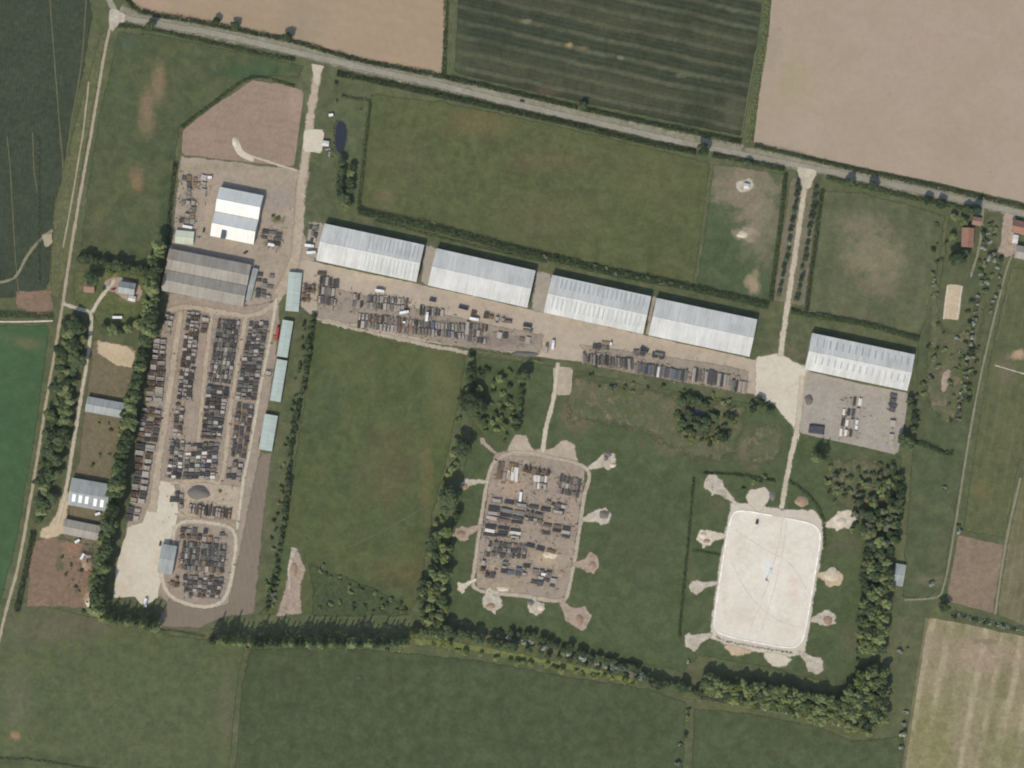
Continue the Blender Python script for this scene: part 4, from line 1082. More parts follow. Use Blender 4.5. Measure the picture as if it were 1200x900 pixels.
shed('store_hut', 'small grey hut at the south end of the east tree belt', 'hut', (1049, 660), (1061, 662), (1046, 685), 3.2, 1.2, roof='roof_slate_grey', doors=1, over=.2)
house('farmhouse with a grey roof beside the tree belt', (142, 330), (160, 333), (139, 343), 4.8, 2.6, 'roof_slate_grey', 'wall_brick')
shed('outbuilding', 'small brown-roofed outbuilding under the dark tree by the farm drive', 'outbuilding', (100, 330), (112, 331), (99, 342), 3.0, 1.8, roof='roof_tile_brown', wall='wall_brick', doors=1, over=.2)
shed('garden_shed', 'pale little shed below the farmhouse', 'shed', (152, 346), (160, 348), (151, 352), 2.4, .7, roof='roof_white', over=.1)
house('red-roofed house beside the dark garden tree in the east', (1140, 268), (1139, 290), (1127, 268), 4.9, 2.8, 'roof_tile', 'wall_brick')
shed('outbuilding', 'small outbuilding beside the drive of the red-roofed house', 'outbuilding', (1140, 254), (1150, 256), (1139, 263), 2.8, 1.4, roof='roof_tile_brown', wall='wall_brick', doors=1, over=.2)
house('long house with a dark red roof at the right edge', (1186, 258), (1216, 264), (1184, 272), 4.9, 2.8, 'roof_tile', 'wall_render')
house('pale house with a white extension in the right corner', (1191, 288), (1216, 293), (1189, 302), 4.9, 2.0, 'roof_fibre', 'wall_render')
shed('garage', 'white flat garage between the two corner houses', 'garage', (1187, 275), (1193, 276), (1186, 285), 2.8, .4, roof='roof_white', wall='wall_render', doors=1, over=.1)
shed('site_office', 'small pale cabin at the pond side of the depot entrance', 'office', (378, 165), (386, 166), (377, 171), 2.8, .5, roof='roof_white', doors=1, over=.1)

# kerb round the white pad
kp = [P(*p) for p in PADPTS]
kp = resample(chaikin(kp, 2), 3.0)
def kerb_piece(a, b, nm, gap=False):
    d = (b - a); L = d.length; rz = math.atan2(d.y, d.x)
    c = (a + b) / 2
    return MB().obox((c.x, c.y, .16), L / 2 - .03, .55, .16, rz)
pad = [o for o in col.objects if o.name == 'concrete_pad'][0]
for i in range(len(kp)):
    a, b = kp[i], kp[(i + 1) % len(kp)]
    mid = (a + b) / 2
    mx, my = mid.x / S + 600, 450 - mid.y / S
    if 905 < mx < 922 and my < 612: continue
    ko = kerb_piece(a, b, 'k').build('kerb_stone', MATS['kerb'], pad)
    ko.location.z = 6 * LAYER
# ------------------------------------------------------------------ hedges
hedge([(148, -4), (166, 13), (230, 25), (300, 39), (350, 50), (412, 68), (470, 80), (520, 90), (600, 108), (700, 131), (800, 152), (868, 166)], 5, 3.0, 'leaf_dark', 'long dark hedge along the north side of the main road, western part')
hedge([(884, 170), (950, 186), (1000, 198), (1060, 211), (1120, 224), (1210, 245)], 5, 3.0, 'leaf_dark', 'dark hedge between the main road and the big bare field')
hedge([(138, 30), (170, 33), (230, 46), (300, 62), (345, 70)], 4.5, 2.4, 'leaf_dark', 'low hedge at the road end of the west meadow')
hedge([(395, 86), (440, 95), (500, 108), (560, 121), (600, 130), (660, 143), (700, 153), (760, 167), (815, 178)], 6, 3.0, 'leaf_dark', 'dark hedge along the south side of the main road above the long meadow')
hedge([(835, 181), (880, 190), (918, 198)], 5.5, 3.0, 'leaf_dark', 'hedge at the road end of the paddock')
hedge([(968, 208), (1010, 218), (1060, 230), (1100, 238), (1135, 246)], 5.5, 3.0, 'leaf_dark', 'hedge at the road end of the dry pasture')
hedge([(523, -10), (522, 40), (520, 88)], 4.5, 2.6, 'leaf_dark', 'dark hedge between the left bare field and the striped field')
hedge([(901, -10), (897, 40), (888, 100), (878, 166)], 6, 1.8, 'leaf_mid', 'grassy hedge between the striped field and the right bare field')
hedge([(400, 113), (416, 116), (433, 120), (430, 150), (425, 200), (420, 246)], 3.4, 2.6, 'leaf_dark', 'thin hedge around the pond plot')
hedge([(420, 247), (475, 259), (540, 275), (600, 291), (655, 304), (712, 318), (770, 329), (807, 336), (850, 346), (900, 358)], 8, 3.2, 'leaf_dark', 'long hedge between the meadow and the row of warehouses', 1.0)
hedge([(440, 258), (520, 279), (600, 298), (640, 307)], 3, 1.4, 'leaf_dark', 'low dark hedge just behind the western warehouses')
hedge([(926, 364), (960, 371), (1010, 379), (1076, 397)], 6, 3.0, 'leaf_dark', 'hedge between the dry pasture and the easternmost warehouse', 1.2)
hedge([(921, 202), (914, 268), (903, 352)], 4.5, 2.8, 'leaf_dark', 'dark hedge on the paddock side of the avenue')
hedge([(964, 222), (955, 290), (945, 364)], 4, 2.6, 'leaf_dark', 'dark hedge on the pasture side of the avenue')
hedge([(46, 165), (46, 230), (46, 330)], 2.6, 1.6, 'leaf_dark', 'thin dark hedge beside the ditch in the west crop field')
hedge([(-5, 368), (30, 369), (62, 370)], 7, 2.0, 'leaf_dark', 'dark hedge along the top of the bright green field')
hedge([(40, 622), (30, 670), (20, 716)], 6, 2.4, 'leaf_dark', 'dark hedge left of the reddish yard')
hedge([(824, 554), (860, 556), (908, 563)], 3.2, 2.2, 'leaf_dark', 'thin dark hedge above the white pad')
hedge([(924, 563), (945, 578), (958, 594), (965, 612), (966, 640)], 3.2, 2.2, 'leaf_dark', 'curved dark hedge at the upper right of the white pad')
hedge([(813, 560), (808, 620), (802, 680), (796, 745)], 3.0, 1.8, 'leaf_dark', 'straight low hedge left of the white pad')
hedge([(812, 645), (844, 650)], 3.0, 2.0, 'leaf_dark', 'short dark hedge between two left bays of the white pad')
hedge([(839, 745), (850, 751), (890, 759), (928, 765)], 2.0, .9, 'leaf_dark', 'thin dark hedge hugging the lower edge of the white pad')
hedge([(1146, 346), (1140, 384), (1134, 420), (1129, 455), (1121, 492)], 4, 2.0, 'leaf_grey', 'rough grey-green hedge across the east meadow')
hedge([(1072, 518), (1090, 523), (1104, 530), (1116, 531)], 5, 3.0, 'leaf_dark', 'short dark hedge across the east meadow')
hedge([(212, 150), (250, 121), (296, 91), (345, 101)], 3.4, 2.2, 'leaf_dark', 'low hedge along the top of the graded earth')
hedge([(206, 190), (200, 240), (197, 286)], 4, 2.4, 'leaf_dark', 'hedge on the west side of the workshop yard')
hedge([(370, 366), (362, 420), (356, 455)], 3.5, 3.0, 'leaf_dark', 'upper dark hedge along the left of the central meadow')
hedge([(555, 414), (555, 440), (554, 460)], 4, 4.0, 'leaf_dark', 'tall dark hedge at the corner of the central meadow')
hedge([(552, 410), (600, 416), (636, 424)], 4, 1.6, 'leaf_mid', 'low hedge below the brown storage strip')
hedge([(1116, 718), (1150, 727), (1200, 738), (1230, 746)], 4, 2.2, 'leaf_blossom', 'blossoming white hedge at the top of the stubble field')
hedge([(820, 818), (880, 828), (950, 840), (990, 852)], 4, 2.0, 'leaf_grey', 'grey-green hedge below the corner wood')
hedge([(-5, 888), (40, 890), (90, 898), (140, 905)], 3, 1.2, 'leaf_dark', 'thin hedge in the bottom left corner')
hedge([(186, 738), (215, 741), (240, 746)], 2.6, 1.4, 'leaf_grey', 'thin pale hedge at the south end of the brown strip')
hedge([(1046, 540), (1052, 575), (1050, 620)], 4, 3.0, 'leaf_dark', 'dark hedge at the top of the east tree belt')
hedge([(960, 520), (958, 540)], 3, 2.5, 'leaf_dark', 'short dark hedge below the eastern concrete yard')

# ------------------------------------------------------------------ trees
for x, y, r, st, lb in [
    (178, 30, 7, 'dark', 'dark round tree on the south verge near the west track'),
    (254, 26, 5, 'dark', 'small dark tree on the north verge, left of a pair'),
    (275, 31, 6, 'dark', 'dark tree on the north verge, right of a pair'),
    (337, 45, 6.5, 'dark', 'lone dark tree on the north verge above the depot entrance'),
    (682, 125, 6, 'dark', 'lone dark tree in the hedge below the striped field'),
    (823, 177, 8, 'dark', 'rounded dark tree at the road corner of the long meadow'),
    (876, 193, 5, 'dark', 'small dark tree at the road end of the paddock'),
    (994, 215, 7, 'dark', 'dark tree by the road east of the avenue mouth'),
    (1022, 219, 7, 'dark', 'second dark tree by the road east of the avenue mouth'),
    (1086, 237, 6, 'dark', 'dark tree in the road hedge above the dry pasture'),
    (1102, 240, 7, 'dark', 'larger dark tree in the road hedge above the dry pasture'),
    (1132, 247, 6, 'dark', 'dark tree by the road in front of the red-roofed house'),
    (1143, 246, 7, 'conifer', 'dark conifer by the road in front of the red-roofed house'),
    (393, 100, 3.5, 'dark', 'small dark tree at the pond plot corner'),
    (1120, 303, 11, 'dark', 'big dark tree below the red-roofed house'),
    (1130, 298, 6, 'dark', 'smaller dark tree leaning over the red-roofed house'),
    (1115, 278, 5, 'mid', 'green tree left of the red-roofed house'),
    (1117, 255, 5, 'mid', 'green garden tree above the red-roofed house'),
    (1128, 260, 6, 'mid', 'leafy garden tree between the road and the red-roofed house'),
    (109, 328, 9, 'dark', 'very dark tree over the brown-roofed outbuilding'),
    (130, 321, 5, 'olive', 'yellowish tree at the head of the farm drive'),
    (527, 586, 16, 'dark', 'largest dark round tree left of the stock pad'),
    (541, 523, 12, 'dark', 'big dark tree above the largest one by the stock pad'),
    (552, 474, 13, 'dark', 'big dark tree in the thicket at the corner of the central meadow'),
    (564, 476, 9, 'dark', 'dark tree on the right of the corner thicket'),
    (543, 470, 8, 'dark', 'dark tree on the left of the corner thicket'),
    (557, 487, 7, 'dark', 'dark tree at the lower edge of the corner thicket'),
    (613, 440, 9, 'dark', 'square dark tree below the corner of the brown storage strip'),
    (607, 444, 6, 'dark', 'smaller dark tree beside the square one below the storage strip'),
    (536, 604, 7, 'dark', 'small dark tree at the foot of the largest tree'),
    (1062, 520, 10, 'dark', 'dark tree at the corner of the eastern concrete yard'),
    (1055, 514, 7, 'dark', 'smaller dark tree beside the eastern concrete yard corner'),
    (962, 538, 6, 'poplar', 'slim dark poplar below the eastern concrete yard, right one'),
    (955, 536, 6, 'poplar', 'slim dark poplar below the eastern concrete yard, left one'),
    (1106, 710, 7, 'dark', 'dark tree where the east track turns'),
    (803, 862, 3.5, 'dark', 'small dark tree on the boundary in the bottom field'),
    (807, 832, 3, 'shrub_dark', 'small dark shrub below the southern tree line'),
    (805, 841, 4, 'shrub_olive', 'pale yellow-green shrub below the southern tree line'),
    (797, 873, 3.5, 'shrub_blossom', 'pale shrub on the boundary in the bottom field'),
    (794, 894, 4, 'shrub_blossom', 'whitish shrub at the bottom edge of the picture'),
    (1106, 571, 3.5, 'shrub_blossom', 'lone white shrub in the east meadow'),
    (1124, 623, 4, 'shrub_blossom', 'white shrub at the corner of the tilled plot'),
    (1123, 616, 3, 'shrub_dark', 'dark shrub just above the tilled plot corner'),
    (1091, 684, 4.5, 'shrub_blossom', 'white shrub near the bend of the east track'),
    (1061, 834, 4, 'shrub_blossom', 'uppermost white shrub beside the stubble field'),
    (1059, 848, 3.5, 'shrub_blossom', 'second white shrub beside the stubble field'),
    (1058, 861, 5, 'shrub_blossom', 'largest white shrub beside the stubble field'),
    (1056, 876, 3.5, 'shrub_blossom', 'lowest white shrub beside the stubble field'),
    (1054, 764, 4, 'shrub_blossom', 'pale shrub between the corner wood and the stubble field'),
    (421, 794, 1.6, 'shrub_blossom', 'tiny pale shrub alone in the bottom field'),
    (806, 776, 3, 'shrub_blossom', 'pale shrub below the heart-shaped bay'),
    (98, 716, 3, 'shrub_dark', 'dark shrub at the foot of the reddish yard'),
    (1010, 602, 7, 'grey', 'bare greyish tree right of the white pad'),
    (1005, 588, 6, 'dark', 'dark tree above the bare greyish one'),
    (325, 257, 4, 'shrub_olive', 'green bush in the gravel right of the workshop'),
    (320, 254, 2.6, 'shrub_dark', 'small dark bush beside the green one right of the workshop'),
    (258, 576, 2.6, 'shrub_olive', 'lone yellowish bush in the stock yard'),
    (1063, 760, 2.5, 'shrub_grey', 'small grey bush beside the corner wood')]:
    tree(x, y, r, st, lb)
row([(400, 190), (398, 210), (402, 240)], 8, 6, ['dark'], 'dark tree', 'between the pond and the first warehouse', 'trees below the pond', 3)
row([(414, 195), (412, 218), (408, 244)], 9, 5.5, ['dark', 'mid'], 'tree', 'along the hedge below the pond', 'trees below the pond', 2)
row([(392, 150), (391, 165), (389, 184)], 8, 2.2, ['shrub_grey', 'shrub_mid'], 'bush', 'on the left bank of the narrow pond', 'bushes at the pond', 1)
row([(94, 304), (115, 307), (140, 313), (160, 315), (176, 322)], 9, 6.5, ['dark'], 'dark tree', 'in the row above the farmhouse', 'trees above the farmhouse', 1.5, frm='from the left')
row([(122, 384), (140, 388), (156, 385), (170, 378)], 9, 6, ['dark', 'mid'], 'dark tree', 'in the row below the farmhouse', 'trees below the farmhouse', 2, frm='from the left')
row([(188, 292), (184, 330), (178, 380), (170, 420), (158, 470), (147, 530), (135, 600), (124, 660), (116, 712)], 7.0, 8.6, ['dark', 'dark', 'mid'], 'belt tree', 'in the west belt, inner line', 'west tree belt', 1.5, 1.6)
row([(180, 300), (176, 350), (166, 420), (150, 480), (140, 535), (128, 600), (118, 650), (110, 690)], 8, 6.5, ['mid', 'dark'], 'small belt tree', 'in the west belt, outer line', 'west tree belt', 1.5)
row([(122, 722), (145, 726), (170, 730), (190, 734)], 6.5, 6, ['poplar'], 'tall dark poplar', 'at the foot of the cream apron', 'poplars below the stock yard', 1, frm='from the left')
row([(250, 748), (300, 752), (360, 752), (420, 752), (478, 753)], 6.0, 5.6, ['poplar'], 'tall poplar', 'in the southern row below the meadow', 'southern poplar row', 1, 1.2, .04, frm='from the left')
row([(290, 758), (360, 759), (420, 759), (478, 762)], 14, 2.6, ['shrub_mid', 'shrub_dark'], 'low bush', 'in front of the southern poplar row', 'bushes below the poplars', 1.2, frm='from the left')
wood([(76, 372), (94, 374), (100, 392), (96, 430), (86, 480), (76, 530), (66, 580), (56, 608), (40, 612), (46, 560), (58, 490), (68, 430)], 9, 7.2, ['dark', 'dark', 'mid'], 'woodland tree', 'of the strip wood by the farm lane', 'strip wood between the west tracks')
row([(366, 372), (356, 450), (347, 490), (340, 540), (334, 600), (328, 640), (318, 690), (314, 716)], 6, 3.8, ['dark', 'shrub_dark', 'dark'], 'small dark tree', 'in the hedgerow left of the central meadow', 'hedgerow left of the meadow', 1.2)
row([(358, 380), (346, 460), (334, 530), (324, 600), (312, 690)], 9, 3.2, ['shrub_mid', 'shrub_dark'], 'green bush', 'in the grass beside the teal sheds', 'bushes beside the brown strip', 3, skip=.2)
row([(326, 668), (323, 690), (319, 716)], 7, 3, ['shrub_grey', 'shrub_dark'], 'greyish bush', 'beside the sandy bank', 'bushes at the sandy bank', 1.5)
row([(375, 668), (400, 684), (440, 700), (470, 708)], 6, 3, ['shrub_mid', 'shrub_dark', 'shrub_grey'], 'scrub bush', 'at the foot of the central meadow', 'scrub below the meadow', 6, frm='from the left')
row([(372, 712), (400, 708), (440, 714), (480, 716)], 8, 3.0, ['shrub_mid', 'shrub_dark'], 'low scrub bush', 'just above the southern poplars', 'scrub below the meadow', 4, frm='from the left')
row([(552, 420), (550, 440), (548, 456)], 8, 5, ['dark', 'mid'], 'dark tree', 'leading down to the corner thicket', 'trees at the corner thicket', 2)
wood([(560, 422), (600, 428), (606, 500), (585, 520), (560, 500)], 9, 4.2, ['mid', 'shrub_mid', 'shrub_olive', 'shrub_dark', 'dark'], 'scrub tree', 'of the thicket above the stock pad', 'thicket above the stock pad', skip=.3)
row([(611, 455), (609, 470), (607, 490), (606, 504)], 7, 5, ['dark'], 'dark tree', 'in the line left of the pale pad road', 'trees left of the pad road', 1.5)
row([(600, 500), (588, 506), (590, 518)], 7, 3, ['shrub_olive', 'shrub_grey'], 'pale bush', 'at the top of the stock pad', 'bushes above the stock pad', 2)
row([(540, 495), (530, 545), (522, 560), (516, 600), (512, 620)], 9, 4, ['olive', 'shrub_olive', 'mid'], 'yellow-green tree', 'along the right edge of the central meadow', 'edge trees right of the meadow', 3)
row([(486, 738), (505, 744), (525, 750)], 9, 6, ['olive', 'mid'], 'yellow-green tree', 'where the belt meets the poplars', 'trees at the end of the poplars', 3, frm='from the left')
row([(516, 738), (560, 747), (600, 756)], 7.5, 6.5, ['dark'], 'dark tree', 'in the southern line, left part', 'southern tree line', 1.5, 1.25, frm='from the left')
row([(500, 756), (560, 766), (640, 781), (746, 801)], 8.5, 4, ['olive', 'shrub_olive'], 'bright green bush', 'along the front of the southern line', 'bright bushes along the southern line', 2, .8, .15, frm='from the left')
row([(600, 742), (640, 752), (690, 768), (740, 782), (760, 790)], 8, 4.8, ['dark'], 'dark tree', 'along the back of the southern line', 'southern tree line', 2, frm='from the left')
row([(586, 748), (620, 752), (655, 762), (700, 776), (752, 792)], 8.5, 4.6, ['blossom', 'blossom', 'grey'], 'white blossoming tree', 'in the southern line', 'blossoming trees in the southern line', 2, frm='from the left')
row([(620, 762), (680, 776), (750, 797)], 11, 4.6, ['dark'], 'dark tree', 'along the middle of the southern line', 'southern tree line', 2, frm='from the left')
row([(758, 796), (790, 804), (820, 812)], 7.5, 6, ['dark'], 'dark tree', 'between the southern line and the corner wood', 'southern tree line', 2, frm='from the left')
wood([(818, 790), (870, 799), (930, 806), (985, 818), (1006, 784), (1036, 780), (1040, 800), (1034, 848), (990, 850), (940, 838), (880, 826), (828, 814)], 8, 6.8, ['mid', 'mid', 'mid', 'mid', 'olive', 'dark'], 'wood tree', 'of the corner wood', 'corner wood', 1.45, var=(.88, 1.12))
row([(830, 812), (880, 823), (940, 836), (990, 848)], 9, 4, ['dark', 'blossom', 'grey', 'shrub_blossom'], 'mixed tree', 'along the lower edge of the corner wood', 'edge of the corner wood', 2, frm='from the left')
row([(985, 845), (1010, 856), (1024, 858)], 8, 4.5, ['olive'], 'bright yellow-green tree', 'at the tip of the corner wood', 'tip of the corner wood', 2, frm='from the left')
wood([(1010, 690), (1040, 690), (1036, 762), (1006, 764), (1002, 730)], 8, 6.6, ['mid', 'mid', 'mid', 'dark'], 'belt tree', 'of the lower east belt', 'east tree belt', 1.5, var=(.85, 1.12))
wood([(1020, 560), (1052, 545), (1052, 600), (1044, 660), (1018, 690), (1012, 620)], 9.5, 5.4, ['dark', 'mid', 'shrub_mid', 'grey'], 'belt tree', 'of the upper east belt', 'east tree belt', 1.1, .08)
row([(1012, 690), (1008, 720), (1006, 750), (1004, 800)], 10, 3.6, ['shrub_dark', 'dark'], 'dark tree', 'along the left of the east belt', 'east tree belt', 1.5)
row([(1056, 560), (1052, 600), (1048, 640)], 9, 5.5, ['dark'], 'dark tree', 'along the right of the upper east belt', 'east tree belt', 2, 1.2)
wood([(960, 540), (1000, 535), (1018, 560), (1014, 590), (996, 590), (970, 580)], 11, 3.6, ['shrub_mid', 'shrub_dark', 'mid'], 'scrub bush', 'of the scrub right of the pad road', 'scrub right of the pad road', skip=.3)
wood([(690, 440), (780, 452), (870, 470), (868, 482), (840, 478), (800, 466), (760, 462), (700, 456)], 9.5, 3.2, ['shrub_mid', 'shrub_dark', 'shrub_olive', 'shrub_grey'], 'scrub bush', 'of the scrub below the stained apron', 'scrub below the apron', skip=.35)
wood([(790, 474), (800, 468), (800, 505), (830, 512), (840, 500), (858, 480), (864, 500), (846, 520), (812, 522), (790, 506)], 7, 4.6, ['shrub_dark', 'dark', 'shrub_mid', 'shrub_olive'], 'bank bush', 'around the scrub pond', 'bushes around the scrub pond', skip=.12)
row([(806, 464), (814, 468), (820, 470)], 6, 5, ['dark'], 'dark tree', 'on the north bank of the scrub pond', 'trees at the round pond', 1.5, frm='from the left')
wood([(884, 462), (904, 470), (906, 486), (880, 480)], 8, 4.4, ['dark', 'shrub_dark'], 'dark bush', 'left of the pale junction apron', 'bushes by the junction apron')
row([(934, 218), (928, 262), (919, 310), (910, 350)], 10.5, 3.4, ['dark'], 'small dark tree', 'in the left row of the avenue', 'left row of avenue trees', .8, 1.3)
row([(956, 222), (948, 270), (941, 310), (933, 350)], 10.5, 3.4, ['dark'], 'small dark tree', 'in the right row of the avenue', 'right row of avenue trees', .8, 1.3)
row([(1170, 338), (1163, 356), (1160, 372)], 7, 3, ['shrub_blossom', 'shrub_grey'], 'pale shrub', 'beside the top of the east track', 'pale shrubs along the east track', 1.5)
row([(1146, 346), (1144, 362), (1140, 384), (1136, 412), (1132, 432), (1129, 455), (1125, 474), (1121, 490)], 7.5, 3.2, ['shrub_blossom', 'blossom', 'shrub_grey'], 'white shrub', 'in the line across the east meadow', 'white shrubs in the east meadow', 1.5)
row([(1138, 358), (1134, 378), (1130, 398), (1142, 420), (1136, 450), (1134, 480)], 10, 3.6, ['shrub_dark', 'dark', 'shrub_mid'], 'dark shrub', 'beside the white shrubs of the east meadow', 'dark shrubs in the east meadow', 3)
wood([(1150, 258), (1172, 262), (1170, 300), (1178, 316), (1166, 345), (1146, 338), (1146, 300)], 8.5, 3.8, ['shrub_grey', 'blossom', 'shrub_dark', 'shrub_mid', 'dark', 'shrub_blossom'], 'garden tree', 'of the gardens by the corner houses', 'garden trees by the houses', skip=.25)
wood([(1096, 262), (1112, 262), (1108, 300), (1098, 330), (1097, 380), (1128, 394), (1150, 400), (1146, 430), (1124, 500), (1108, 500), (1108, 420), (1086, 350)], 10, 3.2, ['shrub_dark', 'shrub_mid', 'shrub_grey', 'shrub_blossom'], 'rough bush', 'of the rough strip by the arena', 'rough strip by the arena', skip=.4)
wood([(966, 556), (1010, 548), (1050, 536), (1048, 560), (1016, 600), (1000, 640), (990, 600), (970, 590)], 9, 4.2, ['mid', 'shrub_mid', 'shrub_dark', 'grey'], 'scrub tree', 'of the scrub above the right bays', 'scrub above the right bays', skip=.35)
wood([(502, 628), (530, 622), (526, 700), (514, 742), (484, 744), (490, 704)], 8.5, 6.2, ['dark', 'mid', 'dark', 'olive'], 'belt tree', 'of the belt beside the stock pad', 'belt beside the stock pad', 1.3, .1, var=(.8, 1.2))
wood([(1012, 600), (1050, 590), (1046, 690), (1004, 700)], 9, 6, ['mid', 'dark', 'mid'], 'belt tree', 'of the middle east belt', 'middle east belt', 1.2, .25, var=(.75, 1.15))
wood([(164, 322), (182, 326), (178, 380), (164, 384), (170, 350)], 8, 5.6, ['dark', 'mid'], 'garden tree', 'behind the farmhouse', 'trees behind the farmhouse', 1.1)
wood([(800, 472), (812, 466), (836, 474), (842, 490), (836, 508), (818, 512), (800, 504), (806, 492)], 8, 5.2, ['dark', 'shrub_dark', 'dark'], 'dark scrub tree', 'over the scrub pond', 'dark scrub over the pond', .8, .2)
row([(1116, 722), (1140, 727), (1165, 733), (1195, 740)], 11, 3.6, ['blossom', 'shrub_dark'], 'hedgerow tree', 'at the top of the stubble field', 'hedgerow above the stubble', 1, frm='from the left')
row([(1080, 400), (1092, 408), (1098, 420), (1086, 450), (1072, 470), (1072, 500)], 9, 4, ['shrub_dark', 'shrub_mid', 'shrub_grey'], 'bush', 'around the end of the easternmost warehouse', 'bushes east of the last warehouse', 4, skip=.15)
row([(1064, 470), (1070, 490), (1068, 505)], 8, 5, ['mid', 'dark'], 'green tree', 'right of the eastern concrete yard', 'trees right of the concrete yard', 2)
wood([(70, 640), (108, 648), (110, 712), (90, 708), (72, 680)], 14, 2.6, ['shrub_mid', 'shrub_dark'], 'small bush', 'in the reddish yard', 'bushes in the reddish yard', skip=.45)
wood([(100, 490), (146, 496), (140, 545), (98, 545)], 13, 2.8, ['shrub_grey', 'shrub_mid', 'shrub_olive'], 'weedy bush', 'between the farm sheds', 'bushes between the farm sheds', skip=.35)
wood([(380, 112), (428, 124), (424, 180), (412, 180), (410, 140), (384, 138)], 15, 2.2, ['shrub_mid', 'shrub_olive'], 'small bush', 'of the pond plot', 'bushes in the pond plot', skip=.45)
row([(640, 302), (700, 314), (760, 327), (840, 344)], 13, 3, ['shrub_mid', 'shrub_grey', 'shrub_dark'], 'bush', 'behind the middle warehouses', 'bushes behind the warehouses', 2, frm='from the left')
row([(900, 560), (888, 566), (866, 572)], 9, 3, ['shrub_dark', 'shrub_mid'], 'bush', 'above the white pad', 'bushes above the white pad', 4, frm='from the right')

# ------------------------------------------------------------------ heaps
def heap(x, y, rx, ry, h, mat, label, group=None):
    rr = random.Random(int(x * 7 + y * 13))
    v, f = [], []
    n, m = 18, 7
    ox, oy = rr.random() * 50, rr.random() * 50
    for j in range(m):
        t = j / (m - 1)
        for i in range(n):
            a = 2 * math.pi * i / n
            k_ = (1 + .3 * mnoise.noise(Vector((math.cos(a) * 1.4 + ox, math.sin(a) * 1.4 + oy, t))))
            r = (1 - t) * k_
            z = h * (math.sin(t * math.pi / 2) ** .9) * (1 + .35 * mnoise.noise(Vector((math.cos(a) * r * 3 + ox, math.sin(a) * r * 3 + oy, 2)))) if j else -.1
            v.append((math.cos(a) * r * rx * S, math.sin(a) * r * ry * S, z))
    for j in range(m - 1):
        for i in range(n):
            k2 = (i + 1) % n
            f.append((j * n + i, j * n + k2, (j + 1) * n + k2, (j + 1) * n + i))
    f.append(tuple((m - 1) * n + i for i in range(n)))
    o = mesh_obj('spoil_heap', v, f, MATS[mat], None, True)
    o.location = P(x, y, .15)
    return tag(o, label, 'heap', group)
heap(233, 577, 14, 9, 3.0, 'dark_spoil', 'large dark rounded heap of scrap north of the loop road')
heap(712, 532, 5, 5, 1.8, 'dark_spoil', 'dark heap in the upper right bay of the stock pad')
heap(718, 545, 4, 3, 1.2, 'pale_spoil', 'pale heap at the rim of the upper right bay of the stock pad')
heap(708, 603, 6, 6, 1.6, 'dark_spoil', 'dark heap in the right bay of the stock pad')
heap(694, 663, 5, 6, 1.6, 'spoil', 'brown heap in the pink bay right of the stock pad')
heap(679, 726, 5, 6, 1.8, 'spoil', 'brown heap in the pink bay below the stock pad corner')
heap(622, 706, 4, 4, 1.4, 'dark_spoil', 'dark heap in the rough bay below the stock pad')
heap(634, 712, 5, 4, 1.2, 'pale_spoil', 'pale heap in the rough bay below the stock pad')
heap(575, 710, 6, 4, 1.2, 'spoil', 'brown heap at the tip of the tapering bay')
heap(540, 626, 6, 5, 1.4, 'spoil', 'reddish heap in the left bay of the stock pad')
heap(544, 570, 5, 4, 1.4, 'spoil', 'brown heap in the upper left bay of the stock pad')
heap(824, 627, 5, 4, 1.5, 'pale_spoil', 'white heap in the white bay left of the white pad')
heap(828, 634, 5, 2.5, 1.0, 'spoil', 'brown strip of spoil in the white bay left of the white pad')
heap(986, 612, 7, 6, 1.2, 'pale_spoil', 'pale heap in the upper right bay of the white pad')
heap(975, 674, 9, 8, 1.3, 'pale_spoil', 'sandy heap in the right bay of the white pad')
heap(970, 727, 6, 6, 1.0, 'spoil', 'pinkish heap in the lower right bay of the white pad')
heap(276, 166, 4, 6, 1.6, 'pale_spoil', 'pale heap at the head of the gravel tip on the graded earth')
heap(101, 660, 6, 9, 1.4, 'spoil', 'reddish heap in the trampled yard')
heap(105, 706, 5, 6, 1.2, 'pale_spoil', 'pale heap at the bottom of the trampled yard')
heap(870, 275, 6, 4, .8, 'pale_spoil', 'pale low heap in the paddock')
heap(344, 668, 5, 9, 1.6, 'spoil', 'reddish heap on the sandy bank')
heap(905, 580, 4, 7, 1.4, 'dark_spoil', 'dark heap at the upper edge of the white pad')
heap(940, 588, 8, 6, 1.4, 'spoil', 'mauve-brown heap beside the curved hedge of the white pad')
heap(948, 468, 5, 6, 1.4, 'dark_spoil', 'grey heap in the eastern concrete yard')
heap(615, 415, 16, 3.5, 1.2, 'dark_spoil', 'long low brown bank at the end of the storage strip')
heap(590, 690, 8, 3, .8, 'pale_spoil', 'low sandy heap in the bottom of the stock pad')
heap(645, 650, 9, 5, .9, 'pale_spoil', 'sandy heap on the right of the stock pad')
heap(658, 672, 4, 5, 1.2, 'spoil', 'small round brown heap at the lower right of the stock pad')

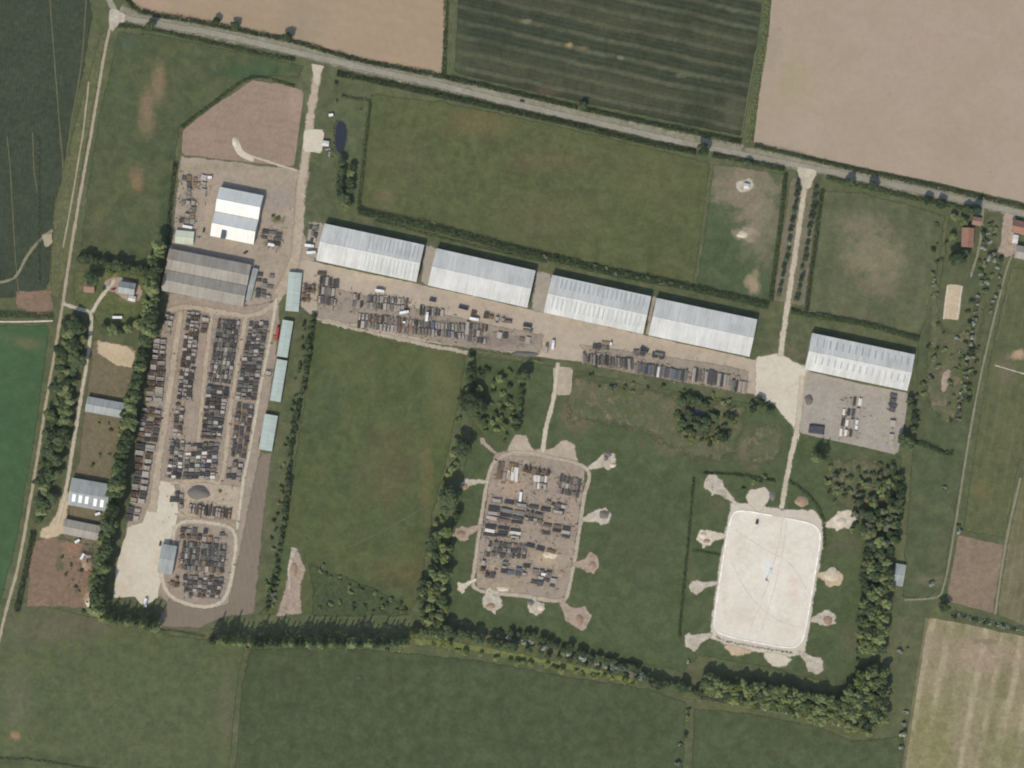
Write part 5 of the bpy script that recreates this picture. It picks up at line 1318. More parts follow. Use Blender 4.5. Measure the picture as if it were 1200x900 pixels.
# ------------------------------------------------------------------ stacked stock: prototypes (long axis x, about 1 x 1 footprint after scaling)
def proto(parts):
    """parts: list of (name, MB, material)"""
    out = []
    for nm, m, mt in parts:
        me = bpy.data.meshes.new(nm); me.from_pydata([tuple(p) for p in m.v], [], m.f); me.materials.append(MATS[mt]); me.update()
        out.append((nm, me))
    return out
PROTO = {}
def bearers(L, W, n=2, mt='timber_dark'):
    res = []
    for i in range(n):
        x = -L / 2 + L * (i + .5) / n
        res.append(('bearer', MB().box(x - .1, x + .1, -W / 2, W / 2, 0, .2), mt))
    return res
def pipes(mt, L=9.0, W=2.4, layers=3, r=.2):
    parts = bearers(L, W)
    z = .2 + r
    n = int(W / (2 * r))
    for k_ in range(layers):
        m = MB()
        for i in range(n - (k_ % 2)):
            y = -W / 2 + r + i * 2 * r + (r if k_ % 2 else 0)
            dx = R.uniform(-.35, .35)
            m.tube((-L / 2 + dx, y, z), (L / 2 + dx, y, z), r, r, 6)
        parts.append(('pipe_layer', m, mt)); z += r * 1.75
    for s in (-1, 1):
        for x in (-L * .3, L * .3):
            parts.append(('stake', MB().box(x - .06, x + .06, s * (W / 2 + .08) - .05, s * (W / 2 + .08) + .05, 0, z + .2), 'steel_dark'))
    return proto(parts)
def beams(mt, L=9.0, W=2.2, layers=3, h=.45, n=4):
    parts = bearers(L, W, 3)
    z = .2
    for k_ in range(layers):
        m = MB()
        w = W / n
        for i in range(n):
            if k_ == layers - 1 and R.random() < .3: continue
            y = -W / 2 + i * w
            dx = R.uniform(-.4, .4)
            m.box(-L / 2 + dx, L / 2 + dx, y + .05, y + w - .05, z, z + .1)
            m.box(-L / 2 + dx, L / 2 + dx, y + w * .4, y + w * .6, z + .1, z + h - .1)
            m.box(-L / 2 + dx, L / 2 + dx, y + .05, y + w - .05, z + h - .1, z + h)
        parts.append(('beam_layer', m, mt)); z += h + .06
    return proto(parts)
def crates(mt, nx=3, ny=2, layers=2):
    parts = []
    for k_ in range(layers):
        for i in range(nx):
            for j in range(ny):
                if k_ == layers - 1 and R.random() < .3: continue
                m = MB()
                x, y, z = (i - nx / 2 + .5) * 1.3, (j - ny / 2 + .5) * 1.1, k_ * 1.15
                for q in range(4):
                    m.box(x - .6, x + .6, y - .5 + q * .27, y - .5 + q * .27 + .2, z + .96, z + 1.02)
                m.box(x - .6, x + .6, y - .5, y - .45, z + .12, z + .96).box(x - .6, x + .6, y + .45, y + .5, z + .12, z + .96)
                m.box(x - .6, x - .55, y - .44, y + .44, z + .12, z + .96).box(x + .55, x + .6, y - .44, y + .44, z + .12, z + .96)
                m.box(x - .6, x + .6, y - .5, y - .35, z, z + .12).box(x - .6, x + .6, y + .35, y + .5, z, z + .12)
                parts.append(('crate', m, mt if R.random() < .8 else 'timber'))
    return proto(parts)
def panels(mt, L=5.0, W=2.6, layers=5):
    parts = bearers(L, W)
    z = .2
    for k_ in range(layers):
        dx, dy = R.uniform(-.15, .15), R.uniform(-.1, .1)
        parts.append(('panel', MB().box(-L / 2 + dx, L / 2 + dx, -W / 2 + dy, W / 2 + dy, z, z + .24), mt)); z += .29
    return proto(parts)
def cages(mt, L=4.2, W=2.2, H=2.2):
    m = MB()
    for x in (-L / 2, 0, L / 2):
        for y in (-W / 2, W / 2):
            m.box(x - .07, x + .07, y - .07, y + .07, 0, H)
    rails = m
    for z in (.3, H / 2, H - .1):
        for y in (-W / 2, W / 2):
            rails.box(-L / 2 - .03, L / 2 + .03, y - .05, y + .05, z - .05, z + .05)
    for x in (-L / 2, L / 2): m.box(x - .05, x + .05, -W / 2 - .03, W / 2 + .03, .26, .34)
    deck = MB().box(-L / 2 + .1, L / 2 - .1, -W / 2 + .1, W / 2 - .1, .36, .42)
    load = MB()
    for i in range(5):
        x = -L / 2 + .2 + i * .72
        load.box(x, x + .76, -W / 2 + .25, W / 2 - .25, .42, .42 + R.uniform(.6, 1.7))
    return proto([('frame', m, mt), ('deck', deck, 'steel_grey'), ('load', load, R.choice(['rust', 'concrete_pale', 'steel_grey', 'timber']))])
DIM = {}
def reg(key, pr, L, W): PROTO[key] = pr; DIM[key] = (L, W)
for nm, mt in (('grey', 'steel_grey'), ('dark', 'steel_dark'), ('rusty', 'rust'), ('teal', 'teal_paint')):
    reg('pipe_' + nm, pipes(mt), 9.4, 2.7)
for nm, mt in (('grey', 'steel_grey'), ('dark', 'steel_dark'), ('pale', 'concrete_pale'), ('white', 'concrete_white'), ('timber', 'timber'), ('rusty', 'rust')):
    reg('beam_' + nm, beams(mt), 9.4, 2.3)
for nm, mt in (('brown', 'timber_dark'), ('grey', 'steel_grey'), ('pale', 'concrete_pale')):
    reg('crate_' + nm, crates(mt), 3.9, 2.2)
for nm, mt in (('pale', 'concrete_pale'), ('dark', 'steel_dark'), ('blue', 'blue_paint'), ('teal', 'teal_paint')):
    reg('panel_' + nm, panels(mt), 5.3, 2.8)
for nm, mt in (('dark', 'steel_dark'), ('rusty', 'rust')):
    reg('cage_' + nm, cages(mt), 4.4, 2.4)
KIND = {'pipe': ('pipe_bundle', 'pipe bundle'), 'beam': ('beam_stack', 'beam stack'), 'crate': ('crate_stack', 'crate stack'), 'panel': ('panel_stack', 'panel stack'), 'cage': ('stillage', 'stillage')}
def stack(key, loc, rz, lx, ly, hz, label, group):
    kd, nm = key.split('_')
    o = empty(KIND[kd][0], loc, rz)
    L, W = DIM[key]
    o.scale = (lx / L, ly / W, hz)
    for pn, me in PROTO[key]:
        link(bpy.data.objects.new(pn, me), o)
    return tag(o, label, KIND[kd][1], group)

LIT = []
def block(where, quad, nc, nr, keys, fill=.85, across=True, hz=1.4, tight=.93, z=.2):
    """fills a four-cornered patch (photograph pixels, TL TR BR BL) with nc x nr stacks; across: long side runs left-right"""
    tl, tr, br, bl = [P(*p) for p in quad]
    ux = ((tr - tl) + (br - bl)).normalized()
    uy = ((tl - bl) + (tr - br)).normalized()
    for r_ in range(nr):
        for c_ in range(nc):
            if R.random() > fill + (.08 if fill > .8 else 0): continue
            u, v = (c_ + .5) / nc, (r_ + .5) / nr
            p = tl.lerp(tr, u).lerp(bl.lerp(br, u), v)
            cw = (tl.lerp(bl, v) - tr.lerp(br, v)).length / nc
            ch = (tl.lerp(tr, u) - bl.lerp(br, u)).length / nr
            key = R.choice(keys)
            d = ux if across else uy
            rz = math.atan2(d.y, d.x) + R.gauss(0, .03)
            lx, ly = (cw, ch) if across else (ch, cw)
            lx *= tight * R.uniform(.82, 1.1); ly *= tight * R.uniform(.72, 1.08)
            p = p + Vector((R.uniform(-.35, .35), R.uniform(-.35, .35), z))
            LIT.append((p.x, p.y, max(cw, ch)))
            nmcol = key.split('_')[1]
            kn = KIND[key.split('_')[0]][1]
            lab = f'{nmcol} {kn}, {nth(c_)} across, {nth(r_)} down, in {where}'
            stack(key, p, rz, lx, ly, hz * .95 * R.uniform(.6, 1.25), lab, 'stock in ' + where)
DARKMIX = ['pipe_grey', 'pipe_dark', 'beam_grey', 'beam_dark', 'cage_dark', 'crate_grey', 'panel_dark', 'beam_dark', 'pipe_dark', 'panel_pale']
BROWNMIX = ['crate_brown', 'crate_brown', 'beam_timber', 'pipe_rusty', 'cage_rusty', 'panel_pale', 'beam_pale', 'cage_dark', 'beam_dark']
block('the workshop west rows', [(213, 204), (232, 206), (228, 264), (210, 262)], 3, 8, BROWNMIX + DARKMIX, .75, hz=1.1)
block('the workshop near row', [(236, 204), (243, 205), (240, 238), (234, 236)], 1, 4, BROWNMIX, .7, hz=1.0)
block('the plot right of the workshop', [(307, 268), (331, 272), (328, 290), (304, 286)], 3, 3, DARKMIX, .8, hz=1.0)
block('the crossing by the teal shed', [(302, 318), (322, 321), (318, 352), (298, 349)], 3, 5, DARKMIX, .7, hz=1.1)
block('the belt-side row', [(196, 360), (206, 362), (200, 390), (190, 388)], 2, 4, ['panel_pale', 'crate_pale', 'cage_dark'], .8)
block('the west edge row', [(181, 396), (196, 398), (191, 472), (169, 470)], 2, 12, ['cage_dark', 'crate_brown', 'panel_pale', 'beam_pale'], .95, hz=1.5)
block('the lower west edge row', [(166, 476), (190, 480), (184, 520), (160, 516)], 3, 7, ['cage_dark', 'crate_brown', 'beam_dark', 'pipe_rusty'], .85, hz=1.3)
block('the shaded west edge', [(160, 518), (182, 522), (170, 592), (152, 590)], 2, 9, ['cage_dark', 'beam_pale', 'panel_pale', 'beam_dark', 'crate_brown'], .92, hz=1.5)
block('the corner of the cream apron', [(150, 592), (166, 595), (163, 612), (147, 610)], 2, 2, ['panel_pale', 'beam_dark', 'cage_dark'], 1, hz=1.3)
block('the first stock row', [(219, 364), (235, 366), (224, 470), (207, 468)], 3, 22, ['cage_dark', 'crate_pale', 'panel_pale', 'crate_brown', 'beam_dark'], .85, hz=1.3)
block('the short brown row', [(236, 370), (246, 372), (243, 392), (234, 391)], 1, 3, BROWNMIX, 1, hz=1.4)
block('the lower first stock row', [(206, 472), (217, 473), (213, 512), (202, 510)], 2, 9, BROWNMIX, .8, hz=1.1)
block('the southern first stock row', [(200, 514), (217, 516), (212, 562), (195, 560)], 3, 11, DARKMIX + ['beam_white'], .85, hz=1.2)
block('the wide third stock row', [(255, 374), (282, 376), (271, 450), (243, 448)], 6, 14, DARKMIX, .94, False, hz=1.3)
block('the lower third stock row', [(242, 452), (269, 454), (259, 516), (235, 514)], 4, 14, DARKMIX + ['crate_brown'], .94, hz=1.3)
block('the jumble below the third row', [(219, 520), (257, 518), (252, 562), (213, 562)], 6, 9, DARKMIX + ['panel_blue', 'panel_teal', 'crate_pale', 'beam_white'], .85, hz=1.2)
block('the fourth stock row', [(292, 377), (315, 376), (300, 470), (275, 468)], 4, 20, DARKMIX + ['panel_teal', 'pipe_rusty'], .92, hz=1.2)
block('the lower fourth stock row', [(276, 472), (299, 474), (288, 538), (270, 534)], 3, 12, ['pipe_rusty', 'beam_dark', 'pipe_dark', 'beam_timber', 'cage_dark'], .93, False, hz=1.2)
block('the tail of the fourth row', [(266, 540), (286, 542), (282, 564), (264, 562)], 3, 3, DARKMIX + ['panel_teal'], .8)
block('the strip beside the teal sheds', [(322, 384), (328, 385), (316, 450), (308, 448)], 1, 8, BROWNMIX, .6, hz=1.1)
block('the teal shed frontage', [(308, 486), (313, 487), (308, 520), (303, 518)], 1, 4, BROWNMIX, .6)
block('the long dark rack row', [(222, 589), (272, 596), (270, 609), (221, 602)], 13, 1, ['cage_dark', 'cage_rusty', 'beam_dark', 'pipe_dark'], 1, False, hz=1.6)
block('the plot left of the dark heap', [(200, 575), (216, 578), (214, 602), (198, 600)], 3, 4, DARKMIX, .75)
block('the top of the loop yard', [(212, 617), (264, 622), (262, 636), (210, 632)], 8, 2, BROWNMIX + DARKMIX, .8, hz=1.2)
block('the middle of the loop yard', [(214, 634), (266, 638), (262, 672), (210, 668)], 12, 5, DARKMIX + ['panel_teal', 'pipe_teal', 'beam_timber'], .94, False, hz=1.2)
block('the bottom of the loop yard', [(214, 674), (263, 676), (256, 702), (216, 698)], 8, 5, DARKMIX + ['crate_brown', 'panel_teal', 'crate_pale'], .86, hz=1.1)
block('the loop yard by the dark shed', [(200, 674), (210, 676), (210, 690), (198, 686)], 2, 2, BROWNMIX, .8)
A1 = ['pipe_grey', 'pipe_dark', 'beam_grey', 'beam_pale', 'panel_pale', 'cage_dark']
block('the left end of the storage strip', [(374, 322), (398, 328), (394, 360), (372, 356)], 6, 3, DARKMIX, .85, False, hz=1.2)
block('the gap left of the first warehouse', [(362, 262), (374, 264), (370, 286), (360, 284)], 3, 3, DARKMIX, .8, hz=1.0)
block('the corner beside the first teal shed', [(357, 332), (370, 334), (368, 356), (352, 354)], 3, 4, BROWNMIX, .7)
block('the upper western storage strip', [(414, 344), (478, 350), (478, 366), (412, 360)], 16, 2, A1, .85, False, hz=1.3)
block('the lower western storage strip', [(420, 366), (480, 374), (478, 392), (418, 384)], 14, 2, A1 + ['pipe_rusty', 'beam_rusty'], .9, False, hz=1.2)
block('the upper middle storage strip', [(492, 358), (520, 362), (520, 372), (490, 370)], 8, 1, DARKMIX, .95, False, hz=1.3)
block('the middle storage strip', [(482, 374), (544, 380), (544, 398), (482, 392)], 16, 2, A1 + ['panel_blue'], .94, False, hz=1.2)
block('the right storage strip', [(546, 376), (572, 382), (570, 404), (544, 400)], 6, 3, A1 + ['pipe_rusty'], .9, False, hz=1.2)
block('the line along the warehouse lane', [(552, 364), (600, 374), (600, 380), (552, 370)], 7, 1, ['crate_brown', 'cage_dark', 'cage_rusty'], .8, hz=1.4)
block('the end of the storage strip', [(576, 386), (630, 396), (628, 404), (574, 396)], 8, 1, ['beam_rusty', 'beam_dark', 'panel_pale', 'pipe_rusty'], .8, hz=1.1)
block('the third warehouse fence line', [(682, 414), (742, 420), (742, 434), (682, 426)], 19, 1, ['beam_grey', 'beam_dark', 'pipe_dark', 'beam_pale', 'pipe_grey'], .98, False, hz=1.8)
block('the group before the third warehouse', [(694, 402), (714, 404), (714, 411), (694, 410)], 4, 1, DARKMIX, .9, hz=1.2)
block('the second group before the third warehouse', [(742, 408), (780, 414), (778, 422), (740, 418)], 5, 1, DARKMIX, .8, hz=1.2)
block('the fourth warehouse fence line', [(746, 424), (806, 434), (804, 448), (744, 438)], 17, 1, ['beam_dark', 'panel_blue', 'panel_teal', 'pipe_grey', 'beam_white', 'pipe_rusty'], .95, False, hz=1.5)
block('the right fourth warehouse fence line', [(812, 430), (856, 438), (854, 456), (810, 448)], 12, 1, ['beam_dark', 'beam_pale', 'pipe_grey'], .85, False, hz=1.3)
block('the fourth warehouse yard corner', [(858, 444), (874, 447), (872, 462), (856, 459)], 4, 1, ['beam_pale', 'panel_teal', 'pipe_dark'], .9, False)
block('the eastern concrete yard lines', [(988, 466), (1011, 464), (1004, 516), (982, 512)], 4, 4, ['beam_pale', 'beam_dark', 'panel_pale', 'beam_white'], .95, False, hz=1.2, tight=.74)
block('the right eastern concrete yard', [(1042, 460), (1052, 462), (1050, 484), (1041, 482)], 1, 4, ['panel_dark', 'beam_dark'], .9, hz=1.2)
block('the lower right eastern concrete yard', [(1043, 492), (1050, 493), (1046, 524), (1040, 523)], 1, 4, ['panel_pale', 'beam_timber'], .7)
block('the upper left stock pad', [(584, 540), (612, 544), (608, 566), (580, 562)], 7, 2, ['beam_timber', 'beam_pale', 'beam_rusty', 'beam_timber'], .75, False, hz=1.0)
block('the stock pad white group', [(595, 544), (608, 546), (606, 566), (593, 564)], 3, 1, ['beam_white'], 1, False, hz=1.5)
block('the middle stock pad white group', [(626, 556), (642, 558), (640, 575), (624, 573)], 4, 2, ['beam_white', 'panel_pale', 'crate_pale'], .9, False, hz=1.3)
block('the upper middle stock pad', [(614, 546), (646, 552), (644, 558), (612, 554)], 6, 1, ['beam_timber', 'beam_rusty', 'crate_brown'], .8, False)
block('the upper right stock pad', [(656, 556), (682, 562), (678, 584), (652, 578)], 6, 3, DARKMIX + ['pipe_rusty'], .82, False, hz=1.1)
block('the stock pad dark line', [(576, 582), (662, 598), (660, 604), (574, 588)], 6, 1, ['beam_dark', 'pipe_dark', 'cage_dark'], .95, hz=1.6)
block('the right stock pad dark line', [(640, 586), (664, 592), (660, 602), (638, 596)], 4, 2, DARKMIX, .8, hz=1.3)
block('the upper left rows stock pad', [(572, 592), (616, 600), (612, 616), (568, 608)], 3, 3, ['beam_grey', 'beam_dark', 'pipe_dark', 'panel_pale', 'pipe_rusty'], .85, hz=1.2)
block('the dark centre stock pad', [(616, 598), (636, 602), (634, 614), (614, 610)], 4, 2, ['panel_dark', 'cage_dark', 'crate_grey'], .95, hz=1.5)
block('the left rows stock pad', [(568, 614), (612, 620), (610, 632), (566, 628)], 3, 3, ['beam_dark', 'cage_dark', 'beam_white', 'pipe_dark'], .9, hz=1.3)
block('the middle right stock pad', [(636, 612), (670, 618), (668, 632), (634, 626)], 3, 3, ['beam_rusty', 'beam_timber', 'beam_dark', 'panel_pale'], .55, hz=1.0)
block('the green-grey rows stock pad', [(572, 634), (618, 638), (616, 656), (568, 652)], 8, 3, DARKMIX + ['panel_teal', 'pipe_teal'], .88, False, hz=1.2)
block('the sloping line stock pad', [(616, 636), (652, 646), (651, 650), (615, 641)], 3, 1, ['beam_dark', 'beam_timber'], .95, hz=1.3)
block('the lower left stock pad', [(564, 656), (584, 658), (580, 678), (560, 676)], 3, 3, BROWNMIX, .55, False)
block('the lower middle stock pad', [(588, 656), (622, 662), (618, 676), (586, 672)], 4, 3, DARKMIX + ['panel_blue'], .8, hz=1.2)
block('the lower right stock pad', [(624, 666), (654, 672), (650, 690), (622, 684)], 4, 3, DARKMIX + ['beam_white', 'crate_pale'], .65, hz=1.1)
block('the upper right bay', [(706, 530), (720, 530), (722, 538), (708, 540)], 3, 2, DARKMIX, .7, hz=.9)
block('the reddish farm yard', [(92, 648), (108, 650), (106, 668), (90, 666)], 2, 3, BROWNMIX, .6, hz=.9)

# ------------------------------------------------------------------ loose scrap lying between the stacks
k = NT('scrap', .85, .2)
gi = k.n('ShaderNodeNewGeometry')
cr = k.n('ShaderNodeValToRGB'); k.t.links.new(gi.outputs['Random Per Island'], cr.inputs[0])
cr.color_ramp.interpolation = 'CONSTANT'
els = [(0, RGB(84, 80, 75)), (.2, RGB(112, 106, 98)), (.42, RGB(132, 122, 110)), (.66, RGB(98, 78, 66)), (.78, RGB(134, 128, 118)), (.9, RGB(168, 160, 148)), (.97, RGB(208, 204, 194))]
for i, (ps, c_) in enumerate(els):
    e = cr.color_ramp.elements[i] if i < 2 else cr.color_ramp.elements.new(ps)
    e.position = ps; e.color = c_
k.t.links.new(cr.outputs[0], k.bsdf.inputs['Base Color'])
MATS['scrap'] = k.m
def litter(poly, n, label, extra=0):
    rr = random.Random(n)
    m = MB()
    base = [(x, y, c) for x, y, c in LIT if inside((x / S + 600, 450 - y / S), poly)]
    for i in range(n):
        if base and rr.random() > extra:
            x, y, c = rr.choice(base)
            x += rr.gauss(0, c * .5); y += rr.gauss(0, c * .5)
        else:
            xs = [q[0] for q in poly]; ys = [q[1] for q in poly]
            q = (rr.uniform(min(xs), max(xs)), rr.uniform(min(ys), max(ys)))
            if not inside(q, poly): continue
            w_ = P(*q); x, y = w_.x, w_.y
        if not inside((x / S + 600, 450 - y / S), poly): continue
        l = rr.uniform(.3, 1.1) if rr.random() < .7 else rr.uniform(1.2, 3.4)
        w = rr.uniform(.2, .8) if l < 1.2 else rr.uniform(.15, .5)
        h = rr.uniform(.12, .55)
        m.obox((x, y, .2 + h), l / 2, w / 2, h * .8, rr.choice((0, 1.57)) - .17 + rr.gauss(0, .25))
    o = m.build('scrap_litter', MATS['scrap'])
    return tag(o, label, kind='stuff')
litter([(192, 356), (330, 350), (300, 566), (180, 566), (150, 612), (150, 560), (175, 440)], 2000, 'loose scrap scattered between the rows of the long stock yard', .12)
litter([(196, 566), (286, 570), (270, 708), (200, 704), (186, 640)], 900, 'loose scrap scattered inside the loop road', .1)
litter([(350, 318), (420, 336), (640, 388), (634, 416), (540, 408), (420, 386), (350, 372)], 1100, 'loose scrap along the western storage strip', .12)
litter([(680, 398), (880, 430), (876, 466), (780, 448), (680, 430)], 700, 'loose scrap along the middle warehouse fence line', .1)
litter([(578, 536), (690, 550), (664, 702), (556, 690)], 1500, 'loose scrap spread over the crowded stock pad', .25)
litter([(206, 196), (345, 226), (330, 300), (298, 296), (300, 240), (250, 220), (244, 280), (206, 270)], 450, 'loose scrap in the workshop yard', .2)
litter([(76, 628), (112, 636), (108, 700), (80, 700)], 260, 'loose scrap in the reddish trampled yard', .6)
litter([(940, 440), (1060, 464), (1048, 530), (938, 506)], 120, 'loose scrap on the eastern concrete yard', .2)

# ------------------------------------------------------------------ vehicles and loose items
def wheel(parent, x, y, r, w):
    t = MB().tube((x, y - w / 2, r), (x, y + w / 2, r), r, r, 12).build('wheel', MATS['rubber'], parent)
    MB().tube((x, y - w / 2 - .015, r), (x, y + w / 2 + .015, r), r * .55, r * .55, 10).build('rim', MATS['steel_grey'], t)
def lorry(x, y, ang, label, cabm='white_paint', boxm='white_paint', L=9.0, flat=False):
    o = empty('lorry', P(x, y, .17), math.radians(ang))
    MB().box(-L / 2, L / 2 - .1, -.5, .5, .75, 1.0).build('chassis', MATS['steel_dark'], o)
    m = MB()
    pr = [(L / 2 - 2.1, 1.0), (L / 2, 1.0), (L / 2, 2.0), (L / 2 - .35, 3.0), (L / 2 - 2.1, 3.1)]
    b = 0
    for yy in (-1.2, 1.2): m.v += [(xx, yy, zz) for xx, zz in pr]
    m.f = [tuple(range(5)), tuple(range(9, 4, -1))] + [((i + 1) % 5, i, 5 + i, 5 + (i + 1) % 5) for i in range(5)]
    c = m.build('cab', MATS[cabm], o)
    MB().poly([(L / 2 + .01, -1.05, 2.08), (L / 2 + .01, 1.05, 2.08), (L / 2 - .3, 1.05, 2.92), (L / 2 - .3, -1.05, 2.92)]).build('windscreen', MATS['glass'], c)
    for s in (-1, 1):
        MB().box(L / 2 - 1.6, L / 2 - .6, s * 1.22 - .015, s * 1.22 + .015, 2.0, 2.7).build('side_window', MATS['glass'], c)
        MB().box(L / 2 + .005, L / 2 + .05, s * .85 - .18, s * .85 + .18, 1.15, 1.4).build('headlight', MATS['frame_white'], c)
    if flat:
        MB().box(-L / 2, L / 2 - 2.3, -1.25, 1.25, 1.05, 1.25).build('load_bed', MATS['timber'], o)
        MB().box(-L / 2, -L / 2 + .08, -1.25, 1.25, 1.25, 1.8).build('tailboard', MATS[boxm], o)
    else:
        MB().box(-L / 2, L / 2 - 2.3, -1.25, 1.25, 1.05, 3.7).build('box_body', MATS[boxm], o)
        MB().box(-L / 2 - .03, -L / 2 - .005, -1.1, 1.1, 1.15, 3.6).build('rear_door', MATS['frame_white'], o)
    for xx in (L / 2 - 1.2, -L / 2 + 1.2, -L / 2 + 2.4):
        for s in (-1, 1): wheel(o, xx, s * 1.0, .5, .35)
    return tag(o, label, 'lorry')
def car(x, y, ang, label, mt='car_silver'):
    o = empty('car', P(x, y, .17), math.radians(ang))
    m = MB()
    pr = [(-2.15, .35), (2.15, .35), (2.2, .75), (1.1, .95), (-2.1, 1.0), (-2.2, .7)]
    for yy in (-.88, .88): m.v += [(a, yy, z) for a, z in pr]
    m.f = [tuple(range(6)), tuple(range(11, 5, -1))] + [((i + 1) % 6, i, 6 + i, 6 + (i + 1) % 6) for i in range(6)]
    b = m.build('body', MATS[mt], o)
    m = MB()
    lo = [(1.05, .8), (-1.75, .8)]
    m.v = [(1.05, -.8, .95), (1.05, .8, .95), (-1.8, .8, .99), (-1.8, -.8, .99), (.3, -.62, 1.45), (.3, .62, 1.45), (-1.2, .62, 1.46), (-1.2, -.62, 1.46)]
    m.f = [(0, 1, 5, 4), (1, 2, 6, 5), (2, 3, 7, 6), (3, 0, 4, 7)]
    m.build('window', MATS['glass'], b)
    MB().box(-1.18, .28, -.61, .61, 1.45, 1.5).build('roof', MATS[mt], o)
    for s in (-1, 1):
        MB().box(2.17, 2.23, s * .62 - .15, s * .62 + .15, .6, .74).build('headlight', MATS['frame_white'], b)
        MB().box(-2.22, -2.17, s * .62 - .14, s * .62 + .14, .68, .84).build('tail_light', MATS['red_paint'], b)
    for xx in (1.35, -1.35):
        for s in (-1, 1): wheel(o, xx, s * .8, .31, .2)
    return tag(o, label, 'car')
def container(x, y, ang, label, mt, L=6.1, H=2.6):
    o = empty('container', P(x, y, .17), math.radians(ang))
    v, f = [], []
    n = 24
    body = MB()
    for i in range(n):
        a = -L / 2 + L * i / n; b = a + L / n
        d = .0 if i % 2 else .05
        body.box(a, b, -1.2 + d, 1.2 - d, .12, H - .05 + (0 if i % 2 else -.03))
    body.build('body', MATS[mt], o)
    for xx in (-1, 1):
        for yy in (-1, 1):
            MB().box(xx * (L / 2 + .02) - .1, xx * (L / 2 + .02) + .1, yy * 1.2 - .08, yy * 1.2 + .08, 0, H).build('corner_post', MATS[mt], o)
    for s in (-1, 1):
        d = MB().box(L / 2 + .01, L / 2 + .07, s * .58 - .54, s * .58 + .54, .2, H - .15).build('door', MATS[mt], o)
        MB().box(L / 2 + .075, L / 2 + .11, s * .3 - .02, s * .3 + .02, .25, H - .2).build('locking_bar', MATS['steel_grey'], d)
    return tag(o, label, 'container')
lorry(445.5, 341, -8, 'white box lorry at the top of the western storage strip')
lorry(474, 366, 10, 'white box lorry parked among the pipes near the first warehouse')
lorry(500.5, 371, 84, 'white box lorry standing upright between the storage strips')
lorry(556, 374, -10, 'white box lorry by the lane below the second warehouse', flat=False)
lorry(473.5, 383, 88, 'long white flat lorry at the lower edge of the storage strip', flat=True, boxm='white_paint', L=11)
lorry(648, 404, 84, 'white box lorry by the left fence of the third warehouse yard')
lorry(640, 409, 82, 'grey box lorry left of the white one in the third warehouse yard', boxm='concrete_pale', cabm='teal_paint')
lorry(711, 402, -8, 'white flat lorry in front of the third warehouse', flat=True, L=10)
lorry(618, 388, -10, 'pale flat lorry below the second warehouse', flat=True, cabm='teal_paint', boxm='concrete_pale')
lorry(363, 288, -6, 'white box lorry beside the first warehouse gable')
lorry(365, 296, 4, 'white box lorry just below the other one at the first warehouse gable')
container(325, 391, 82, 'red shipping container beside the second teal shed', 'red_paint', 12.2, 2.9)
container(507, 352, -12, 'dark shipping container below the gap of the first two warehouses', 'car_dark', 6.1)
container(543, 361, -14, 'dark shipping container below the second warehouse', 'car_dark', 9.0)
container(594, 377, -6, 'brown shipping container at the lane below the second warehouse', 'rust', 8.0)
container(618, 382, -10, 'dark shipping container near the yard fence', 'car_dark', 8.0)
container(772, 415, -12, 'dark green shipping container in front of the fourth warehouse', 'teal_paint', 8.0)
container(755, 410, -30, 'dark shipping container between the third and fourth warehouse yards', 'car_dark', 8.0)
container(377, 321, -4, 'dark brown shipping container at the depot crossing', 'timber_dark', 8.0)
container(318, 287, -12, 'white container in the plot right of the workshop', 'white_paint', 6.1)
container(220, 266, -10, 'pale container above the small green-roofed office', 'white_paint', 9.0)
container(246, 208, 0, 'small white container above the workshop', 'white_paint', 4.0)
container(1003, 501, 80, 'small white container among the lines of the eastern concrete yard', 'white_paint', 3.6)
container(638, 673, -6, 'small white container in the lower stock pad', 'white_paint', 6.1)
container(610, 582, 84, 'white container standing upright in the stock pad', 'white_paint', 9.0)
container(97, 652, 60, 'white container in the reddish yard', 'white_paint', 6.1)
container(115, 602, 20, 'white container between the two lower farm sheds', 'white_paint', 5.0)
container(91, 634, 30, 'white container below the lowest farm shed', 'white_paint', 5.0)
container(171, 706, 84, 'pale container at the foot of the cream apron', 'white_paint', 8.0)
container(138, 372, 0, 'pale container in the farm garden', 'white_paint', 9.0)
container(388, 135, 10, 'small white container in the pond plot', 'white_paint', 4.0)
container(887, 612, 80, 'small dark container standing on the white pad', 'car_dark', 3.4, 2.0)
for x, y, a, lb, m in [
    (128, 333, 60, 'silver car at the head of the farm drive', 'car_silver'), (122, 337, 70, 'dark car on the farm drive', 'car_dark'), (133, 339, 20, 'red car near the farmhouse', 'car_red'),
    (239, 270, 80, 'dark car left of the workshop', 'car_dark'), (233, 279, 0, 'mauve-grey car beside the small office', 'car_silver'), (288, 296, 30, 'dark car below the workshop', 'car_dark'),
    (1157, 274, 10, 'silver car on the drive between the houses', 'car_silver'), (1160, 284, 30, 'silver car near the corner houses', 'car_silver'), (1187, 282, 85, 'red car beside the white garage', 'car_red'),
    (384, 175, 10, 'silver car beside the narrow pond', 'car_silver'), (386, 181, 80, 'silver car below the entrance hardstanding', 'car_silver'), (925, 285, 82, 'silver car on the avenue verge', 'car_silver'),
    (188, 637, 80, 'dark car left of the dark shed', 'car_dark'), (612, 118.5, -12, 'dark car on the main road above the long meadow', 'car_dark'), (1138, 322, 80, 'pale car at the end of the house drive', 'car_silver')]:
    car(x, y, a, lb, m)
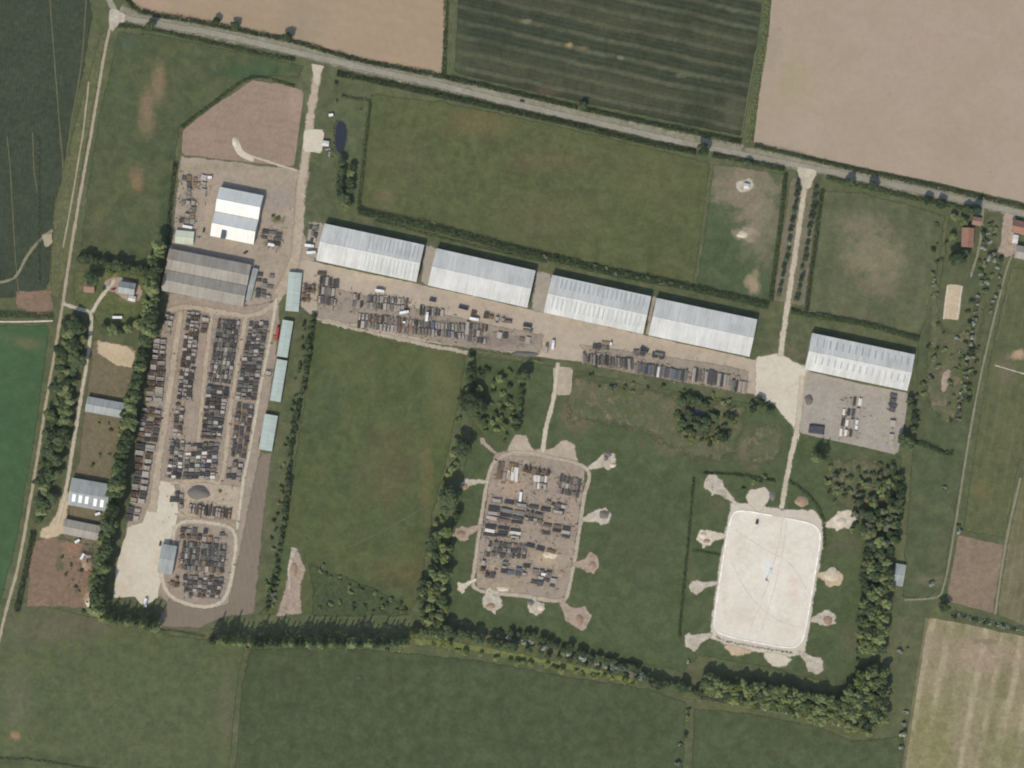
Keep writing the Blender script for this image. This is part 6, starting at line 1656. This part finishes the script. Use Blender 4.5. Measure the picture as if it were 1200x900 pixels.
# lamp mast on the pad, its shadow falls up the picture
o = empty('lamp_mast', P(898, 679, .2))
MB().box(-.9, .9, -.9, .9, 0, .5).build('base', MATS['concrete_pale'], o)
MB().tube((0, 0, .5), (0, 0, 12), .28, .18, 10).build('pole', MATS['steel_dark'], o)
h_ = MB().box(-1.2, 1.2, -.12, .12, 11.9, 12.1).build('crossarm', MATS['steel_dark'], o)
for s in (-.9, 0, .9): MB().box(s - .3, s + .3, -.5, -.13, 11.6, 12.0).build('floodlight', MATS['car_dark'], h_)
tag(o, 'tall dark lamp mast in the middle of the white pad', 'mast')
# the air: thin haze between the aircraft and the ground
hz_m = bpy.data.materials.new('haze'); hz_m.use_nodes = True
ht = hz_m.node_tree
for nd in list(ht.nodes):
    if nd.type == 'BSDF_PRINCIPLED': ht.nodes.remove(nd)
pv = ht.nodes.new('ShaderNodeVolumePrincipled')
pv.inputs['Color'].default_value = (1, .95, .82, 1)
pv.inputs['Density'].default_value = 1.15e-5
pv.inputs['Anisotropy'].default_value = .2
ht.links.new(pv.outputs[0], [n_ for n_ in ht.nodes if n_.type == 'OUTPUT_MATERIAL'][0].inputs['Volume'])
hm = MB().box(-9500, 9500, -9500, 9500, -1.2, CAM_H + 30)
ho = hm.build('haze', hz_m)
tag(ho, 'thin pale haze in the air over the whole estate', kind='stuff')
# tarpaulined stack in the eastern yard
o = empty('covered_stack', P(957, 503, .1), math.radians(-8))
MB().box(-7, 7, -4, 4, 0, .3).build('base', MATS['timber_dark'], o)
v, f = [], []
for j in range(7):
    for i in range(13):
        x, y = -7.4 + 14.8 * i / 12, -4.3 + 8.6 * j / 6
        e = min(1, min(i, 12 - i) / 1.0, min(j, 6 - j) / 1.0)
        v.append((x, y, .3 + 2.4 * e + .35 * e * mnoise.noise(Vector((x * .5, y * .5, 1)))))
for j in range(6):
    for i in range(12):
        a = j * 13 + i; f.append((a, a + 1, a + 14, a + 13))
mesh_obj('tarpaulin', v, f, MATS['tarpaulin'], o)
tag(o, 'dark blue tarpaulined stack in the corner of the eastern concrete yard', 'stack')
